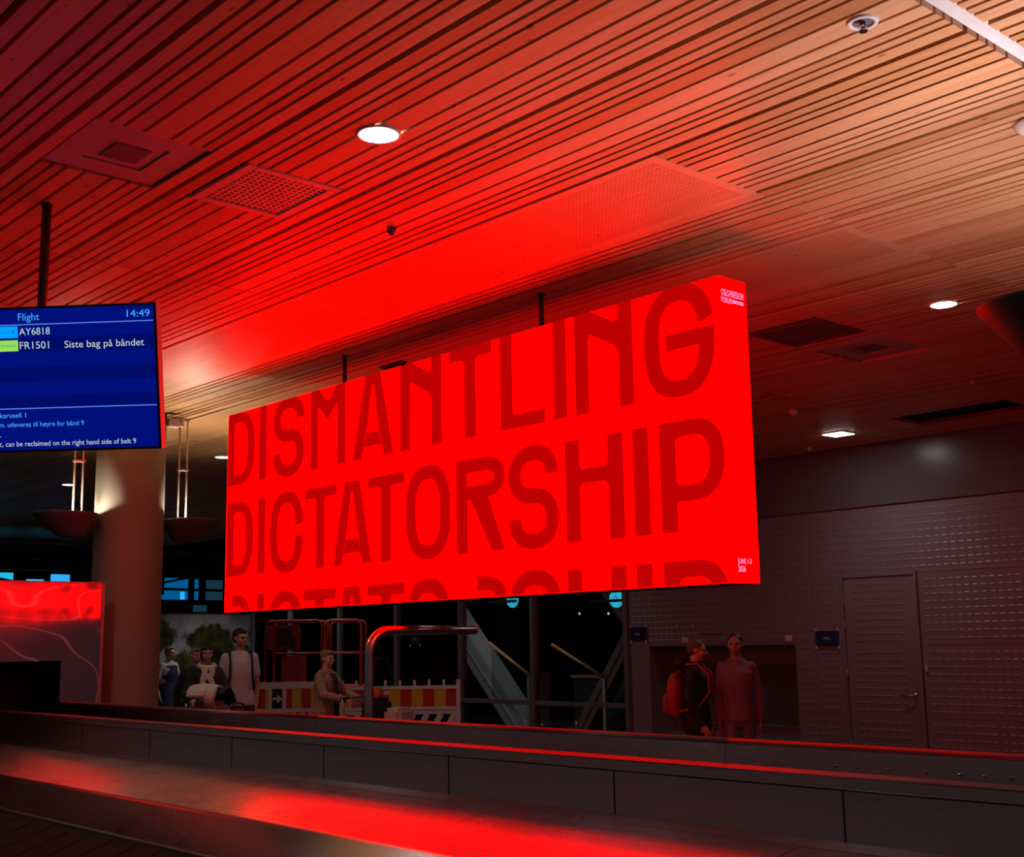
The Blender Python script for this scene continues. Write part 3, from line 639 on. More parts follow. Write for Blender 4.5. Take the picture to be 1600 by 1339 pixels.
# ------------------------------------------------------------------ baggage carousel
YI, ZD, ZC = 3.92, .938, 1.168
car = thing('baggage_carousel', 'steel baggage carousel with flat deck and black rubber plates in the foreground', 'baggage carousel', (-4, 3.4, 0))
cl = Vector(car.location)
def cbx(name, a, b, m, bevel=0): return bx(name, Vector(a) - cl, Vector(b) - cl, m, car, bevel)
TILT = .16                                   # the deck climbs gently away from the viewer
def dz(y): return ZD - TILT * (YI - y)
YN = 3.2505
def run(name, prof, x0, x1, m, smooth=(), m2=None, zt=0):
    bm = bmesh.new()
    a = [bm.verts.new((x0 - cl.x, y - cl.y, z)) for y, z in prof]; b = [bm.verts.new((x1 - cl.x, y - cl.y, z)) for y, z in prof]
    for i in range(len(prof)):
        j = (i + 1) % len(prof); f = bm.faces.new((a[i], a[j], b[j], b[i])); f.smooth = i in smooth
    bm.faces.new(a); bm.faces.new(b[::-1])
    if m2:
        for f in bm.faces: f.material_index = 1 if min(v.co.z for v in f.verts) > zt else 0
    return obj(name, bm, [m, m2] if m2 else m, car)
xs_deck = [-11.0, -7.15, -4.36, -2.76, 1.2, 4.5]
for a, b in zip(xs_deck, xs_deck[1:]): run('deck_plate', [(YN, dz(YN)), (YI - .001, dz(YI - .001)), (YI - .001, dz(YI) - .03), (YN, dz(YN) - .03)], a + .0025, b - .0025, M['deck_steel'])
run('deck_hatch', [(3.30, dz(3.30) + .0025), (3.545, dz(3.545) + .0025), (3.545, dz(3.545) + .0002), (3.30, dz(3.30) + .0002)], -4.17, -2.95, M['deck_steel'])
run('deck_edge', [(YI - .085, dz(YI - .085) + .003), (YI - .0005, dz(YI) + .003), (YI - .0005, dz(YI) + .0005), (YI - .085, dz(YI - .085) + .0005)], -11.0, 4.5, M['steel'])
z0_ = dz(YN); run('slope_trim', [(YN + .004, z0_ + .0035), (YN - .012, z0_ + .001), (YN - .026, z0_ - .006), (3.083, .675), (3.075, .667), (3.075, .657), (3.093, .652), (YN - .01, z0_ - .035), (YN + .004, z0_ - .035)], -11.0, 4.5, M['steel'], (0, 1, 2))
# overlapping rubber plates on the slope below
P0 = Vector((0, 1.94, .282)); P1 = Vector((0, 3.098, .660)); sd = (P1 - P0).normalized(); LL = (P1 - P0).length
for k in range(24):
    x = -9.2 + k * .27
    bm = bmesh.new(); pr = [(-.15, 0), (.15, 0), (.17, .55), (.17, LL - .06), (.13, LL - .01), (-.13, LL), (-.18, LL - .07), (-.19, .55)]
    lift = lambda u: .012 * (u + .2)
    up_ = Vector((0, -sd.z, sd.y))
    top = []; botm = []
    for u, v in pr:
        pt = Vector((x + u, P0.y, P0.z)) + sd * v + up_ * (.004 + lift(u) * .9) - cl
        top.append(bm.verts.new(pt)); botm.append(bm.verts.new(pt - up_ * .012))
    bm.faces.new(top); bm.faces.new(botm[::-1])
    for i in range(len(pr)): bm.faces.new((top[i], botm[i], botm[(i + 1) % len(pr)], top[(i + 1) % len(pr)]))
    obj('rubber_plate', bm, M['rubber'], car)
cbx('bumper', (-11.0, 1.75, .16), (4.5, 1.92, .29), M['steel'], .03); cbx('kick_plate', (-11, 1.89, 0), (4.5, 1.95, .20), M['black'])
cbx('under_casing', (-11, 3.115, 0), (4.5, YI - .005, .62), M['black'])
xs = [-11.0, -10.15, -9.07, -7.99, -6.908, -5.915, -4.837, -3.741, -2.629, -1.54, -.45, .64, 1.73, 2.82, 3.91, 4.5]
for a, b in zip(xs, xs[1:]): cbx('side_panel', (a + .003, YI, ZD + .002), (b - .003, YI + .02, ZC - .052), M['steel'], .0015)
cbx('panel_backing', (-11, YI + .021, .1), (4.5, YI + .05, ZC - .012), M['gap'])
run('cap_rail', [(YI - .010, ZC - .046), (YI - .014, ZC - .043), (YI - .014, ZC - .007), (YI - .012, ZC - .002), (YI - .006, ZC), (YI + .09, ZC + .002), (YI + .09, ZC - .03), (YI + .02, ZC - .046)], -11.0, 4.5, M['steel'], (2, 3), M['dim_top_steel'], ZC - .009)
# belt and far rail
t = thing('feed_conveyor', 'dark feed belt behind the carousel wall, edged by a long steel bumper rail', 'conveyor', (-4, 4.3, 0)); cl2 = Vector(t.location)
def kbx(name, a, b, m, bevel=0): return bx(name, Vector(a) - cl2, Vector(b) - cl2, m, t, bevel)
kbx('belt', (-11.03, 4.035, .90), (4.5, 4.49, .96), M['gap']); kbx('conveyor_base', (-11.03, 4.05, 0), (4.5, 4.50, .895), M['black'])
bm = bmesh.new(); prof = [(4.500, 1.02), (4.492, 1.03), (4.516, 1.195), (4.522, 1.210), (4.54, 1.218), (4.60, 1.214), (4.60, 1.02)]
for a_, b_ in ((-11.04, -6.9), (-6.897, -3.62), (-3.617, 1.0), (1.003, 4.5)):
    bm = bmesh.new()
    a = [bm.verts.new((a_ - cl2.x, y - cl2.y, z)) for y, z in prof]; b = [bm.verts.new((b_ - cl2.x, y - cl2.y, z)) for y, z in prof]
    for i in range(len(prof)): 
        j = (i + 1) % len(prof); f = bm.faces.new((a[i], a[j], b[j], b[i])); f.smooth = i in (0, 2, 3)
    bm.faces.new(a); bm.faces.new(b[::-1])
    for f in bm.faces: f.normal_update(); f.material_index = 1 if min(v.co.z for v in f.verts) > 1.19 else 0
    obj('bumper_rail', bm, [M['rail_steel'], M['dim_top_steel']], t)
kbx('rail_plinth', (-11.0, 4.53, 0), (4.5, 4.59, 1.019), M['black'])
bm = bmesh.new()
for k in range(7):
    bm = bmesh.new(); add_rings(bm, [(-3.05 + k * .13 + .03 * math.sin(5 * k) - cl2.x, 4.505 - cl2.y, 1.13, .006, .005), (-3.05 + k * .13 + .03 * math.sin(5 * k) - cl2.x, 4.505 - cl2.y, 1.138, .006, .005)], 8); obj('rivet', bm, M['chrome'], t)

# glossy swirl panel with the dark mouth of the feed tunnel
t = thing('tunnel_panel', 'glossy charcoal panel with pale swirl lines and a dark tunnel mouth, left of the column', 'panel', (-11.05, 3.7, 0)); tl_ = Vector(t.location)
bm = bmesh.new()
for a, b in (((2.4, 0), (3.1, 2.25)), ((3.1, 1.565), (4.555, 2.25)), ((4.555, 0), (4.905, 2.25))):
    add_box(bm, (-.03, a[0] - tl_.y, a[1]), (0, b[0] - tl_.y, b[1]))
o = obj('panel_board', bm, M['swirl'], t)
bm = bmesh.new(); add_box(bm, (-.035, 4.906 - tl_.y, 0), (.006, 4.935 - tl_.y, 2.255)); obj('edge_profile', bm, M['frame'], t, .003)
bm = bmesh.new(); add_box(bm, (-.035, 2.4 - tl_.y, 2.2505), (.006, 4.904 - tl_.y, 2.262)); obj('edge_profile', bm, M['frame'], t, .002)
bm = bmesh.new()
add_box(bm, (-1.55, 3.0 - tl_.y, 0), (-1.5, 4.7 - tl_.y, 1.65)); add_box(bm, (-1.5, 4.62 - tl_.y, 0), (-.031, 4.66 - tl_.y, 1.62)); add_box(bm, (-1.5, 3.0 - tl_.y, 1.60), (-.031, 4.62 - tl_.y, 1.64)); add_box(bm, (-1.5, 3.0 - tl_.y, 0), (-.031, 3.04 - tl_.y, 1.6))
obj('tunnel_lining', bm, M['gap'], t)
bm = bmesh.new()
for k in range(7): add_box(bm, (-.33 - .004 * k, 3.1 + k * .2 - tl_.y, .98), (-.325 - .004 * k, 3.295 + k * .2 - tl_.y, 1.58))
obj('rubber_curtain', bm, M['gap'], t)

# bent steel hoop
bm = bmesh.new(); rb = .16; pts = [(0, 0, .02), (0, 0, .8), (0, 0, 1.75 - rb)]
for k in range(1, 9): pts.append((0, rb * (1 - math.cos(PI / 2 * k / 8)), 1.75 - rb + rb * math.sin(PI / 2 * k / 8)))
pts += [(0, .5, 1.75), (0, .935, 1.75)]
hoop = thing('guard_hoop', 'bent steel tube hoop rising behind the rail, in front of the striped barrier', 'handrail', (-7.08, 5.05, 0))
obj('tube', (lambda b: (add_tube(b, pts, .032, 20), b)[1])(bmesh.new()), M['tube_steel'], hoop)
obj('end_cap', (lambda b: (add_tube(b, [(0, .935, 1.75), (0, .955, 1.75), (0, .967, 1.75)], [.033, .030, .016], 20), b)[1])(bmesh.new()), M['tube_steel'], hoop)
obj('foot_plate', (lambda b: (add_rings(b, [(0, 0, 0, .07, .07), (0, 0, .018, .07, .07)], 24), b)[1])(bmesh.new()), M['tube_steel'], hoop)

# ------------------------------------------------------------------ back wall
YW = 13.25
bm = bmesh.new(); NX0, NX1, NZ = -11.89, -9.45, 1.575
# backing sheets around niche and door
for a, b in (((-12.27, 0), (NX0, 3.2)), ((NX0, NZ), (NX1, 3.2)), ((NX1, 0), (-8.74, 3.2)), ((-8.74, 2.40), (-7.71, 3.2)), ((-7.71, 0), (4.5, 3.2))):
    add_box(bm, (a[0], YW, a[1]), (b[0], YW + .12, b[1]))
def dashes(x0, x1, z0, z1, pitch=.083, L=.062, G=.038):
    n = int((z1 - z0) / pitch); mg = ((z1 - z0) - (n - 1) * pitch) / 2 if n > 0 else 0
    m_ = int((x1 - x0 - .08) / (L + G)); mx_ = ((x1 - x0) - m_ * (L + G) + G) / 2
    for i in range(n):
        z = z0 + mg + i * pitch
        for j in range(m_):
            x = x0 + mx_ + j * (L + G)
            v = [bm.verts.new(q) for q in ((x, YW - .001, z - .009), (x + L, YW - .001, z - .009), (x + L, YW - .0078, z - .005), (x, YW - .0078, z - .005), (x + L, YW - .001, z + .010), (x, YW - .001, z + .010))]
            for f in ((0, 1, 2, 3), (3, 2, 4, 5)): bm.faces.new([v[q] for q in f])
# sheets: seams are left as grooves between slightly raised panels
sheets = [(-12.25, -9.155, 2.385, 3.19), (-9.145, -4.0, 2.385, 3.19), (-12.25, -9.155, 1.60, 2.375), (-9.145, -8.76, .745, 2.375), (-9.44, -9.155, .745, 1.59), (-9.44, -8.76, .02, .735),
          (-7.69, -4.0, 1.555, 2.375), (-7.69, -4.0, .735, 1.545), (-7.69, -4.0, .02, .725)]
for (x0, x1, z0, z1) in sheets:
    add_box(bm, (x0, YW - .006, z0), (x1, YW + .001, z1))
for (x0, x1, z0, z1) in sheets:
    n0_ = len(bm.verts); dashes(x0, x1, z0, z1)
    bm.verts.ensure_lookup_table()
    for v in bm.verts[n0_:]: v.co.y -= .006
struct(obj('wall_back', bm, M['wallpanel'], fix=False))
struct(bx('trim_2', (-12.25, YW - .035, 3.205), (4.5, YW + .1, CEIL + .06), M['wallgloss']))
# dark niche with two shutters
bm = bmesh.new()
add_box(bm, (NX0 - .02, YW + .5, 0), (NX1 + .02, YW + .55, NZ + .02)); add_box(bm, (NX0 - .03, YW + .121, 0), (NX0, YW + .5, NZ)); add_box(bm, (NX1, YW + .121, 0), (NX1 + .03, YW + .5, NZ)); add_box(bm, (NX0, YW + .121, NZ), (NX1, YW + .5, NZ + .03))
struct(obj('wall_niche', bm, M['frame']))
def shutter(x0, x1, z0, z1, label):
    t = thing('shutter_door', label, 'door', ((x0 + x1) / 2, YW + .47, z0)); hw = (x1 - x0) / 2; hh = z1 - z0
    bm = bmesh.new(); add_box(bm, (-hw, -.02, 0), (hw, .02, hh)); obj('leaf', bm, M['shutter'], t, .004)
    bm = bmesh.new(); add_box(bm, (-hw - .03, -.028, hh), (hw + .03, .02, hh + .03)); add_box(bm, (-hw - .03, -.028, -.03), (hw + .03, .02, 0)); obj('edge_rail', bm, M['mullion'], t)
    bm = bmesh.new(); add_tube(bm, [(-hw + .07, -.05, .46), (-hw + .17, -.05, .46)], .012); add_tube(bm, [(-hw + .08, -.02, .46), (-hw + .08, -.05, .46)], .01); obj('handle', bm, M['chrome'], t)
    bm = bmesh.new(); add_tube(bm, [(-hw + .09, -.02, .55), (-hw + .09, -.035, .55)], .02); obj('lock', bm, M['chrome'], t)
shutter(-10.50, -9.60, .55, 1.33, 'dark hatch door in wall niche, right of the person in the sweater')
shutter(-11.83, -10.75, .55, 1.33, 'dark hatch door in wall niche, behind the person in the black jacket')
o = bx('niche_bench', (NX0 + .02, YW + .13, .02), (NX1 - .02, YW + .42, .42), M['steel'], None, .01); tag(o, 'low steel bench at the bottom of the wall niche', 'bench')
# door
d = bpy.data.objects.new('door_1', None); C.objects.link(d); d.location = (-8.225, YW, 0); d['kind'] = 'structure'
bm = bmesh.new()
for a, b in (((-.515, 0), (-.478, 2.40)), ((.478, 0), (.515, 2.40)), ((-.478, 2.362), (.478, 2.40))): add_box(bm, (a[0], -.03, a[1]), (b[0], .1, b[1]))
obj('door_frame', bm, M['frame'], d, .003)
bm = bmesh.new(); add_box(bm, (-.47, -.012, .01), (.47, .03, 2.355))
YS = YW; YW = -.012 + .0
dashes(-.44, .40, 1.56, 2.33); dashes(-.44, .38, .75, 1.53); dashes(-.44, .42, .03, .72)
YW = YS
obj('door_leaf', bm, M['wallpanel'], d, fix=False)
bm = bmesh.new(); add_tube(bm, [(.40, -.012, .985), (.40, -.06, .985), (.385, -.068, .985), (.25, -.068, .985)], .011); add_rings(bm, [(.40, -.02, .96, .022, .01), (.40, -.02, 1.01, .022, .01)], 14); obj('door_handle', bm, M['chrome'], d)
bm = bmesh.new(); add_box(bm, (.37, -.018, .72), (.43, -.012, 1.14)); obj('lock_plate', bm, M['frame'], d)
for z in (.35, 1.15, 1.72, 2.0):
    bm = bmesh.new(); add_tube(bm, [(-.474, -.03, z), (-.474, -.03, z + .12)], .012); obj('hinge', bm, M['frame'], d)
t = thing('door_button', 'small pale switch right of the grey wall door', 'switch', (-7.66, YW - .012, 1.29))
bm = bmesh.new(); add_box(bm, (-.018, -.012, -.035), (.018, .006, .035)); obj('plate', bm, M['paper'], t, .002)
bm = bmesh.new(); add_box(bm, (-.008, -.016, -.012), (.008, -.0125, .012)); obj('button', bm, M['plastic_white'], t)
def plate(x0, x1, z0, z1, y, label):
    t = thing('room_plate', label, 'sign', ((x0 + x1) / 2, y, (z0 + z1) / 2)); hw, hh = (x1 - x0) / 2, (z1 - z0) / 2
    bm = bmesh.new(); add_box(bm, (-hw, -.012, -hh), (hw, 0, hh)); obj('board', bm, M['navy_sign'], t, .002)
    bm = bmesh.new()
    for sx in (-1, 1):
        for sz in (-1, 1): add_box(bm, (sx * hw - .012, -.009, sz * (hh + .018) - .018), (sx * hw + .012, -.001, sz * (hh + .018) + .018))
    obj('tape_strips', bm, M['paper'], t)
    text_mesh('plate_lettering', 'MA', M['plate_print'], t, Vector((-.045, -.0125, -.022)), Vector((1, 0, 0)), Vector((0, 0, 1)), .09, .044)
plate(-12.21, -11.92, 1.66, 1.84, YW - .022, 'navy room plate on the grey wall beside the glass, left of the niche')
plate(-9.12, -8.80, 1.56, 1.735, YW - .022, 'navy room plate on the grey wall just left of the door')
for x, lab in ((-11.22, 'small white paper notice above the niche, left of the two people'), (-9.53, 'small white paper notice above the right end of the niche')):
    o = bx('paper_notice', (x - .055, YW - .024, 1.62), (x + .055, YW - .021, 1.69), M['paper']); tag(o, lab, 'notice')
for x, z, lab in ((-11.35, 1.84, 'tiny pale fitting on the grey wall, left of the pair'), (-11.07, 1.835, 'tiny pale fitting on the grey wall, right of the pair')):
    o = bx('wall_fitting', (x - .014, YW - .032, z - .018), (x + .014, YW - .02, z + .018), M['paper'], None, .003); tag(o, lab, 'fitting')
o = bx('label_strip', (-10.95, YW - .026, 1.735), (-10.62, YW - .019, 1.76), M['frame'], None, .002); tag(o, 'thin pale strip on the grey wall above the two walkers', 'fitting')

# ------------------------------------------------------------------ glazed partition left of the wall
mull = [-12.32, -14.27, -16.01, -17.75, -19.5, -21.2, -22.6]
for n_, (b_, a_) in enumerate(zip(mull, mull[1:]), 1):
    bm = bmesh.new()
    add_box(bm, (a_ - .035, YW - .04, 0), (a_ + .035, YW + .1, 2.62))
    if n_ == 1: add_box(bm, (b_ - .035, YW - .04, 0), (b_ + .055, YW + .1, 2.62))
    add_box(bm, (a_ + .035, YW - .03, .72), (b_ - .035, YW + .08, .785)); add_box(bm, (a_ + .035, YW - .03, 0), (b_ - .035, YW + .08, .06))
    o = struct(obj('window_%d' % n_, bm, M['mullion'], None, .004))
    for z0, z1 in ((.061, .719), (.786, 2.62)):
        pn = bx('pane', (a_ + .036, YW + .02, z0), (b_ - .036, YW + .03, z1), M['glass'], o)
struct(bx('wall_header', (-22.65, YW - .03, 2.621), (-12.28, YW + .1, CEIL + .06), M['darkwall']))
# room behind the glass
struct(bx('wall_rear', (-33, 24.5, 0), (-9, 24.7, 5), M['darkwall'])); struct(bx('wall_right', (-12.15, YW + .7, 0), (-12.0, 22.4, 5), M['darkwall']))
def beam(p, q, w_, h_, m, label, name='steel_brace'):
    t = thing(name, label, 'beam', ((p[0] + q[0]) / 2, (p[1] + q[1]) / 2, 0)); l = Vector(t.location)
    bm = bmesh.new(); add_bar(bm, Vector(p) - l, Vector(q) - l, w_, h_, 0, Vector((0, 1, 0))); obj('beam_body', bm, m, t, .01)
    bm = bmesh.new(); dd = (Vector(q) - Vector(p)); s = Vector((0, -1, 0))
    add_bar(bm, Vector(p) - l + s * (w_ / 2 + .006), Vector(q) - l + s * (w_ / 2 + .006), .02, .03, 0, Vector((0, 1, 0))); obj('weld_seam', bm, m, t)
beam((-20.2, 16.0, 2.9), (-17.35, 16.0, .0), .42, .42, M['beam'], 'wide pale grey diagonal steel brace behind the glass, right of the hoop')
beam((-19.95, 16.6, 2.6), (-22.3, 16.6, .0), .36, .36, M['beam_red'], 'dim diagonal steel brace behind the glass, leaning left behind the hoop')
beam((-16.6, 17.2, 2.9), (-13.9, 17.2, 0), .3, .3, M['beam_red'], 'brown diagonal brace behind the glass, left of the lower round lamp')
beam((-15.3, 17.6, 2.9), (-17.5, 17.6, 0), .3, .3, M['beam_red'], 'brown diagonal brace crossing another behind right-hand glass')
t = thing('stair_handrail', 'sloping oak handrail on a glass balustrade behind the middle pane', 'handrail', (-17.2, 15.2, 0)); l = Vector(t.location)
bm = bmesh.new(); add_tube(bm, [Vector((-17.55, 15.2, 1.66)) - l, Vector((-16.42, 15.2, 1.05)) - l], .035, 12); obj('rail', bm, M['handrail'], t)
bm = bmesh.new(); add_box(bm, (-16.52 - l.x, -.03, 0), (-16.45 - l.x, .03, 1.06)); obj('end_post', bm, M['beam'], t)
bm = bmesh.new(); vs = [bm.verts.new(Vector(q) - l) for q in ((-17.5, 15.2, .75), (-16.53, 15.2, .3), (-16.53, 15.2, 1.0), (-17.5, 15.2, 1.55))]; bm.faces.new(vs); r_ = bmesh.ops.extrude_face_region(bm, geom=bm.faces[:]); bmesh.ops.translate(bm, verts=[v for v in r_['geom'] if isinstance(v, bmesh.types.BMVert)], vec=(0, .012, 0)); obj('balustrade_pane', bm, M['glass'], t)
t = thing('stair_handrail', 'second oak handrail behind the right-hand pane, lower end by the wall', 'handrail', (-16.0, 17.0, 0)); l = Vector(t.location)
bm = bmesh.new(); add_tube(bm, [Vector((-17.15, 16.4, 1.62)) - l, Vector((-16.0, 16.6, 1.0)) - l], .03, 12); obj('rail', bm, M['handrail'], t)
bm = bmesh.new(); add_box(bm, (-16.04 - l.x, 16.57 - l.y, 0), (-15.97 - l.x, 16.63 - l.y, 1.0)); obj('end_post', bm, M['beam'], t)
def disc(x, z, label, mt='disc_cyan'):
    t = thing('disc_lamp', label, 'lamp', (x, 16.0, z))
    bm = bmesh.new(); add_tube(bm, [(0, 0, 0), (0, .03, 0)], .155, 28); obj('glow_disc', bm, M[mt], t)
    bm = bmesh.new()
    for k in range(24):
        a0, a1 = 2 * PI * k / 24, 2 * PI * (k + 1) / 24
        bm.faces.new([bm.verts.new((rr * math.cos(a) * .8, -.004, rr * math.sin(a))) for a, rr in ((a0, .055), (a1, .055), (a1, .038), (a0, .038))])
    obj('centre_ring', bm, M['s_navy'], t)
    bm = bmesh.new(); add_tube(bm, [(0, .02, .1), (0, .02, 4.6 - z)], .012); obj('hanger', bm, M['black'], t)
    bm = bmesh.new(); add_box(bm, (-.6, -.06, -.06), (.16, -.02, -.01)); obj('cross_bar', bm, M['black'], t)
disc(-17.80, 2.47, 'cyan glowing disc lamp behind the glass, half hidden under the sign edge')
disc(-15.10, 2.385, 'cyan glowing disc lamp behind the glass at the far right pane')
for k, (x, z) in enumerate(((-17.5, 2.20), (-16.72, 2.18), (-16.45, 2.17))):
    o = thing('pin_light', 'x', 'lamp', (x, 17.5, z)); bx('bulb', (-.02, -.015, -.025), (.02, .015, .025), M['pin'], o, .008); bx('cord', (-.004, -.004, .026), (.004, .004, 4.6 - z), M['black'], o); tag(o, ('tiny white point light behind the glass, leftmost of three', 'tiny white point light behind the glass, middle of three', 'tiny white point light behind the glass, rightmost of three')[k], 'lamp', 'point lights behind the glass')
t = thing('louvre_window', 'small amber louvred light low behind the right-hand glass', 'window', (-18.55, 18.5, .0))
bm = bmesh.new(); add_box(bm, (-.14, 0, .0), (.16, .02, .62)); obj('lit_pane', bm, M['amber_win'], t)
bm = bmesh.new()
for k in range(9): add_box(bm, (-.15, -.02, .08 + k * .06), (.17, -.001, .096 + k * .06))
obj('slats', bm, M['gap'], t)
t = thing('counter', 'dim wooden counter behind the glass, beside the louvred light', 'counter', (-17.45, 18.2, 0))
bx('counter_top', (-.85, -.2, .95), (.85, .2, 1.0), M['handrail'], t); bx('cupboard', (-.8, -.15, .1), (.8, .15, .949), M['bluewall'], t); bx('plinth', (-.78, -.13, 0), (.78, .13, .099), M['black'], t)
struct(bx('ceiling_rear', (-24, YW + .101, 4.6), (-12.0, 22.6, 4.75), M['darkwall']))
for x, y in ((-17.2, 14.6), (-19.9, 14.6)): downlight(x, y, ('added fill lamp over the stair behind the glass, unseen above the header', 'added fill lamp over the left brace behind the glass, unseen above the header')[x < -18], 'lamp_far', 150, 'added fill lamps behind the glass', 4.6)  # unseen lamps added to brighten the steelwork behind the glass
# room plate behind the hoop, pinned to the glass
plate(-17.32, -17.05, 1.655, 1.84, YW - .03, 'navy room plate on the glazing, seen through the steel hoop')

# ------------------------------------------------------------------ far end wall: windows, beams and mural
struct(bx('wall_end', (-27.6, -4, 0), (-27.4, 24, 5), M['darkwall']))
def window(n_, y0, y1, z0, z1, m):
    bm = bmesh.new(); f = .05
    for a, b in (((y0 - f, z0 - f), (y1 + f, z0)), ((y0 - f, z1), (y1 + f, z1 + f)), ((y0 - f, z0), (y0, z1)), ((y1, z0), (y1 + f, z1))): add_box(bm, (-27.4, a[0], a[1]), (-27.33, b[0], b[1]))
    o = struct(obj('window_%d' % n_, bm, M['lintel']))
    bx('pane', (-27.395, y0, z0), (-27.38, y1, z1), M[m], o)
    return o
window(11, 9.2, 10.15, 2.9, 3.33, 'sky_cyan'); window(12, 10.42, 10.82, 2.9, 3.2, 'sky_cyan'); window(13, 10.95, 11.40, 2.9, 3.32, 'sky_pale')
window(14, 13.35, 14.28, 2.79, 3.30, 'sky_blue'); window(15, 14.42, 14.55, 2.79, 3.28, 'sky_blue'); window(16, 14.72, 15.2, 2.79, 3.27, 'sky_dim'); window(17, 14.40, 14.78, 2.51, 2.67, 'sky_dim'); window(18, 6.9, 9.0, 2.9, 3.33, 'sky_blue')
def bar(p, q, w_, par):
    bm = bmesh.new(); add_bar(bm, p, q, w_, w_); obj('window_bar', bm, M['lintel'], bpy.data.objects[par])
bar((-27.345, 13.2, 3.04), (-27.345, 15.3, 3.02), .06, 'window_14')
bar((-27.345, 13.58, 2.9), (-27.345, 13.58, 3.6), .10, 'window_14')
bar((-27.345, 13.6, 3.18), (-27.345, 14.3, 3.32), .05, 'window_14')
bar((-27.345, 9.3, 3.29), (-27.345, 10.4, 3.10), .05, 'window_11')
bx('lit_patch', (-27.379, 14.08, 2.80), (-27.375, 14.2, 2.98), M['sky_pale'], bpy.data.objects['window_14'])
for k, (z0, z1, y0, y1, x) in enumerate(((3.36, 3.70, 3, 20, -26.7), (3.45, 3.6, 3, 20, -24.8))):
    o = bx('roof_beam', (x - .2, y0, z0), (x, y1, z1), M['lintel']); tag(o, ('deep black roof beam above the cyan end windows', 'black roof beam nearer than the deep beam over the end windows')[k], 'beam')
mur = bx('park_mural', (-27.1, 13.1, 0), (-27.05, 16.03, 2.45), M['mural']); mur.parent = None; tag(mur, 'large printed wall picture of trees and sky behind the travellers', 'mural')
o = bx('mural_edge', (-27.1, 13.1, 2.451), (-27.03, 16.03, 2.475), M['mullion']); tag(o, 'thin pale strip along the top of the tree mural', 'trim')

# ------------------------------------------------------------------ people
def skin(name, c): return mat(name, c, .55, 0, .08, 14)
M['skin_a'] = skin('skin_fair', (.55, .33, .25)); M['skin_b'] = skin('skin_tan', (.42, .25, .18)); M['skin_c'] = skin('skin_pale', (.60, .40, .32))
M['hair_dark'] = mat('hair_dark', (.012, .009, .008), .6, 0, .3, 40, .3); M['hair_grey'] = mat('hair_short_grey', (.10, .08, .07), .6, 0, .3, 40, .3); M['hair_blond'] = mat('hair_blond', (.30, .20, .09), .6, 0, .3, 40, .3); M['hair_sandy'] = mat('hair_sandy', (.23, .16, .10), .6, 0, .3, 40, .3)
M['eye'] = mat('eye_dark', (.02, .015, .012), .2); M['lip'] = mat('lip', (.30, .10, .09), .5)
M['jacket_black'] = mat('jacket_black', (.010, .010, .011), .75, 0, .2, 20); M['sweater'] = mat('sweater_dusty_pink', (.20, .13, .16), .85, 0, .12, 25, .2); M['denim'] = mat('denim_grey_blue', (.15, .16, .23), .85, 0, .15, 30)
M['trouser_dark'] = mat('trouser_dark', (.018, .018, .022), .8); M['tee_white'] = mat('tee_white', (.55, .47, .50), .85, 0, .06, 12); M['strap'] = mat('strap_black', (.012, .012, .014), .7)
M['scarf'] = mat('scarf_cream', (.60, .53, .50), .9, 0, .1, 30, .3); M['cardigan'] = mat('cardigan_beige', (.34, .23, .17), .9, 0, .12, 30, .2); M['navy_dress'] = mat('navy_cloth', (.012, .02, .06), .85); M['pack_red'] = mat('pack_red', (.38, .02, .015), .6)
M['shoe'] = mat('shoe_dark', (.02, .018, .018), .5); M['shoe_pale'] = mat('shoe_pale', (.5, .48, .48), .5); M['beige_bag'] = mat('bag_beige', (.30, .22, .16), .8, 0, .12, 20); M['purple'] = mat('bag_purple', (.06, .008, .05), .6); M['orange'] = mat('bag_orange', (.65, .22, .03), .6)

def cone(bm, p, q, r0, r1, seg=12):
    p = Vector(p); q = Vector(q)
    bmesh.ops.create_icosphere(bm, subdivisions=2, radius=r0, matrix=Matrix.Translation(p))
    bmesh.ops.create_icosphere(bm, subdivisions=2, radius=r1, matrix=Matrix.Translation(q))
    d = q - p
    if d.length > 1e-4:
        m = Matrix.Translation((p + q) / 2) @ d.to_track_quat('Z', 'Y').to_matrix().to_4x4()
        bmesh.ops.create_cone(bm, cap_ends=True, segments=seg, radius1=r0, radius2=r1, depth=d.length, matrix=m)
def ell(bm, c, r, rot=None, sub=3):
    m = Matrix.Translation(c) @ (rot.to_matrix().to_4x4() if rot is not None else Matrix()) @ Matrix.Diagonal((*r, 1))
    bmesh.ops.create_icosphere(bm, subdivisions=sub, radius=1, matrix=m)
def fused(name, bm, vox, m, parent, smooth=3):
    """all lumps of bm melted into one continuous skin"""
    bmesh.ops.recalc_face_normals(bm, faces=bm.faces)
    me = bpy.data.meshes.new(name + '_src'); bm.to_mesh(me); bm.free()
    o = bpy.data.objects.new(name + '_src', me); C.objects.link(o)
    md = o.modifiers.new('r', 'REMESH'); md.mode = 'VOXEL'; md.voxel_size = vox
    if smooth:
        s = o.modifiers.new('s', 'SMOOTH'); s.factor = .5; s.iterations = smooth
    bpy.context.view_layer.update()
    out = bpy.data.meshes.new_from_object(o.evaluated_get(bpy.context.evaluated_depsgraph_get()))
    bpy.data.objects.remove(o); bpy.data.meshes.remove(me)
    out.name = name; out.materials.clear(); out.materials.append(m)
    for f in out.polygons: f.use_smooth = True; f.material_index = 0
    r = bpy.data.objects.new(name, out); C.objects.link(r)
    if parent is not None: r.parent = parent
    return r
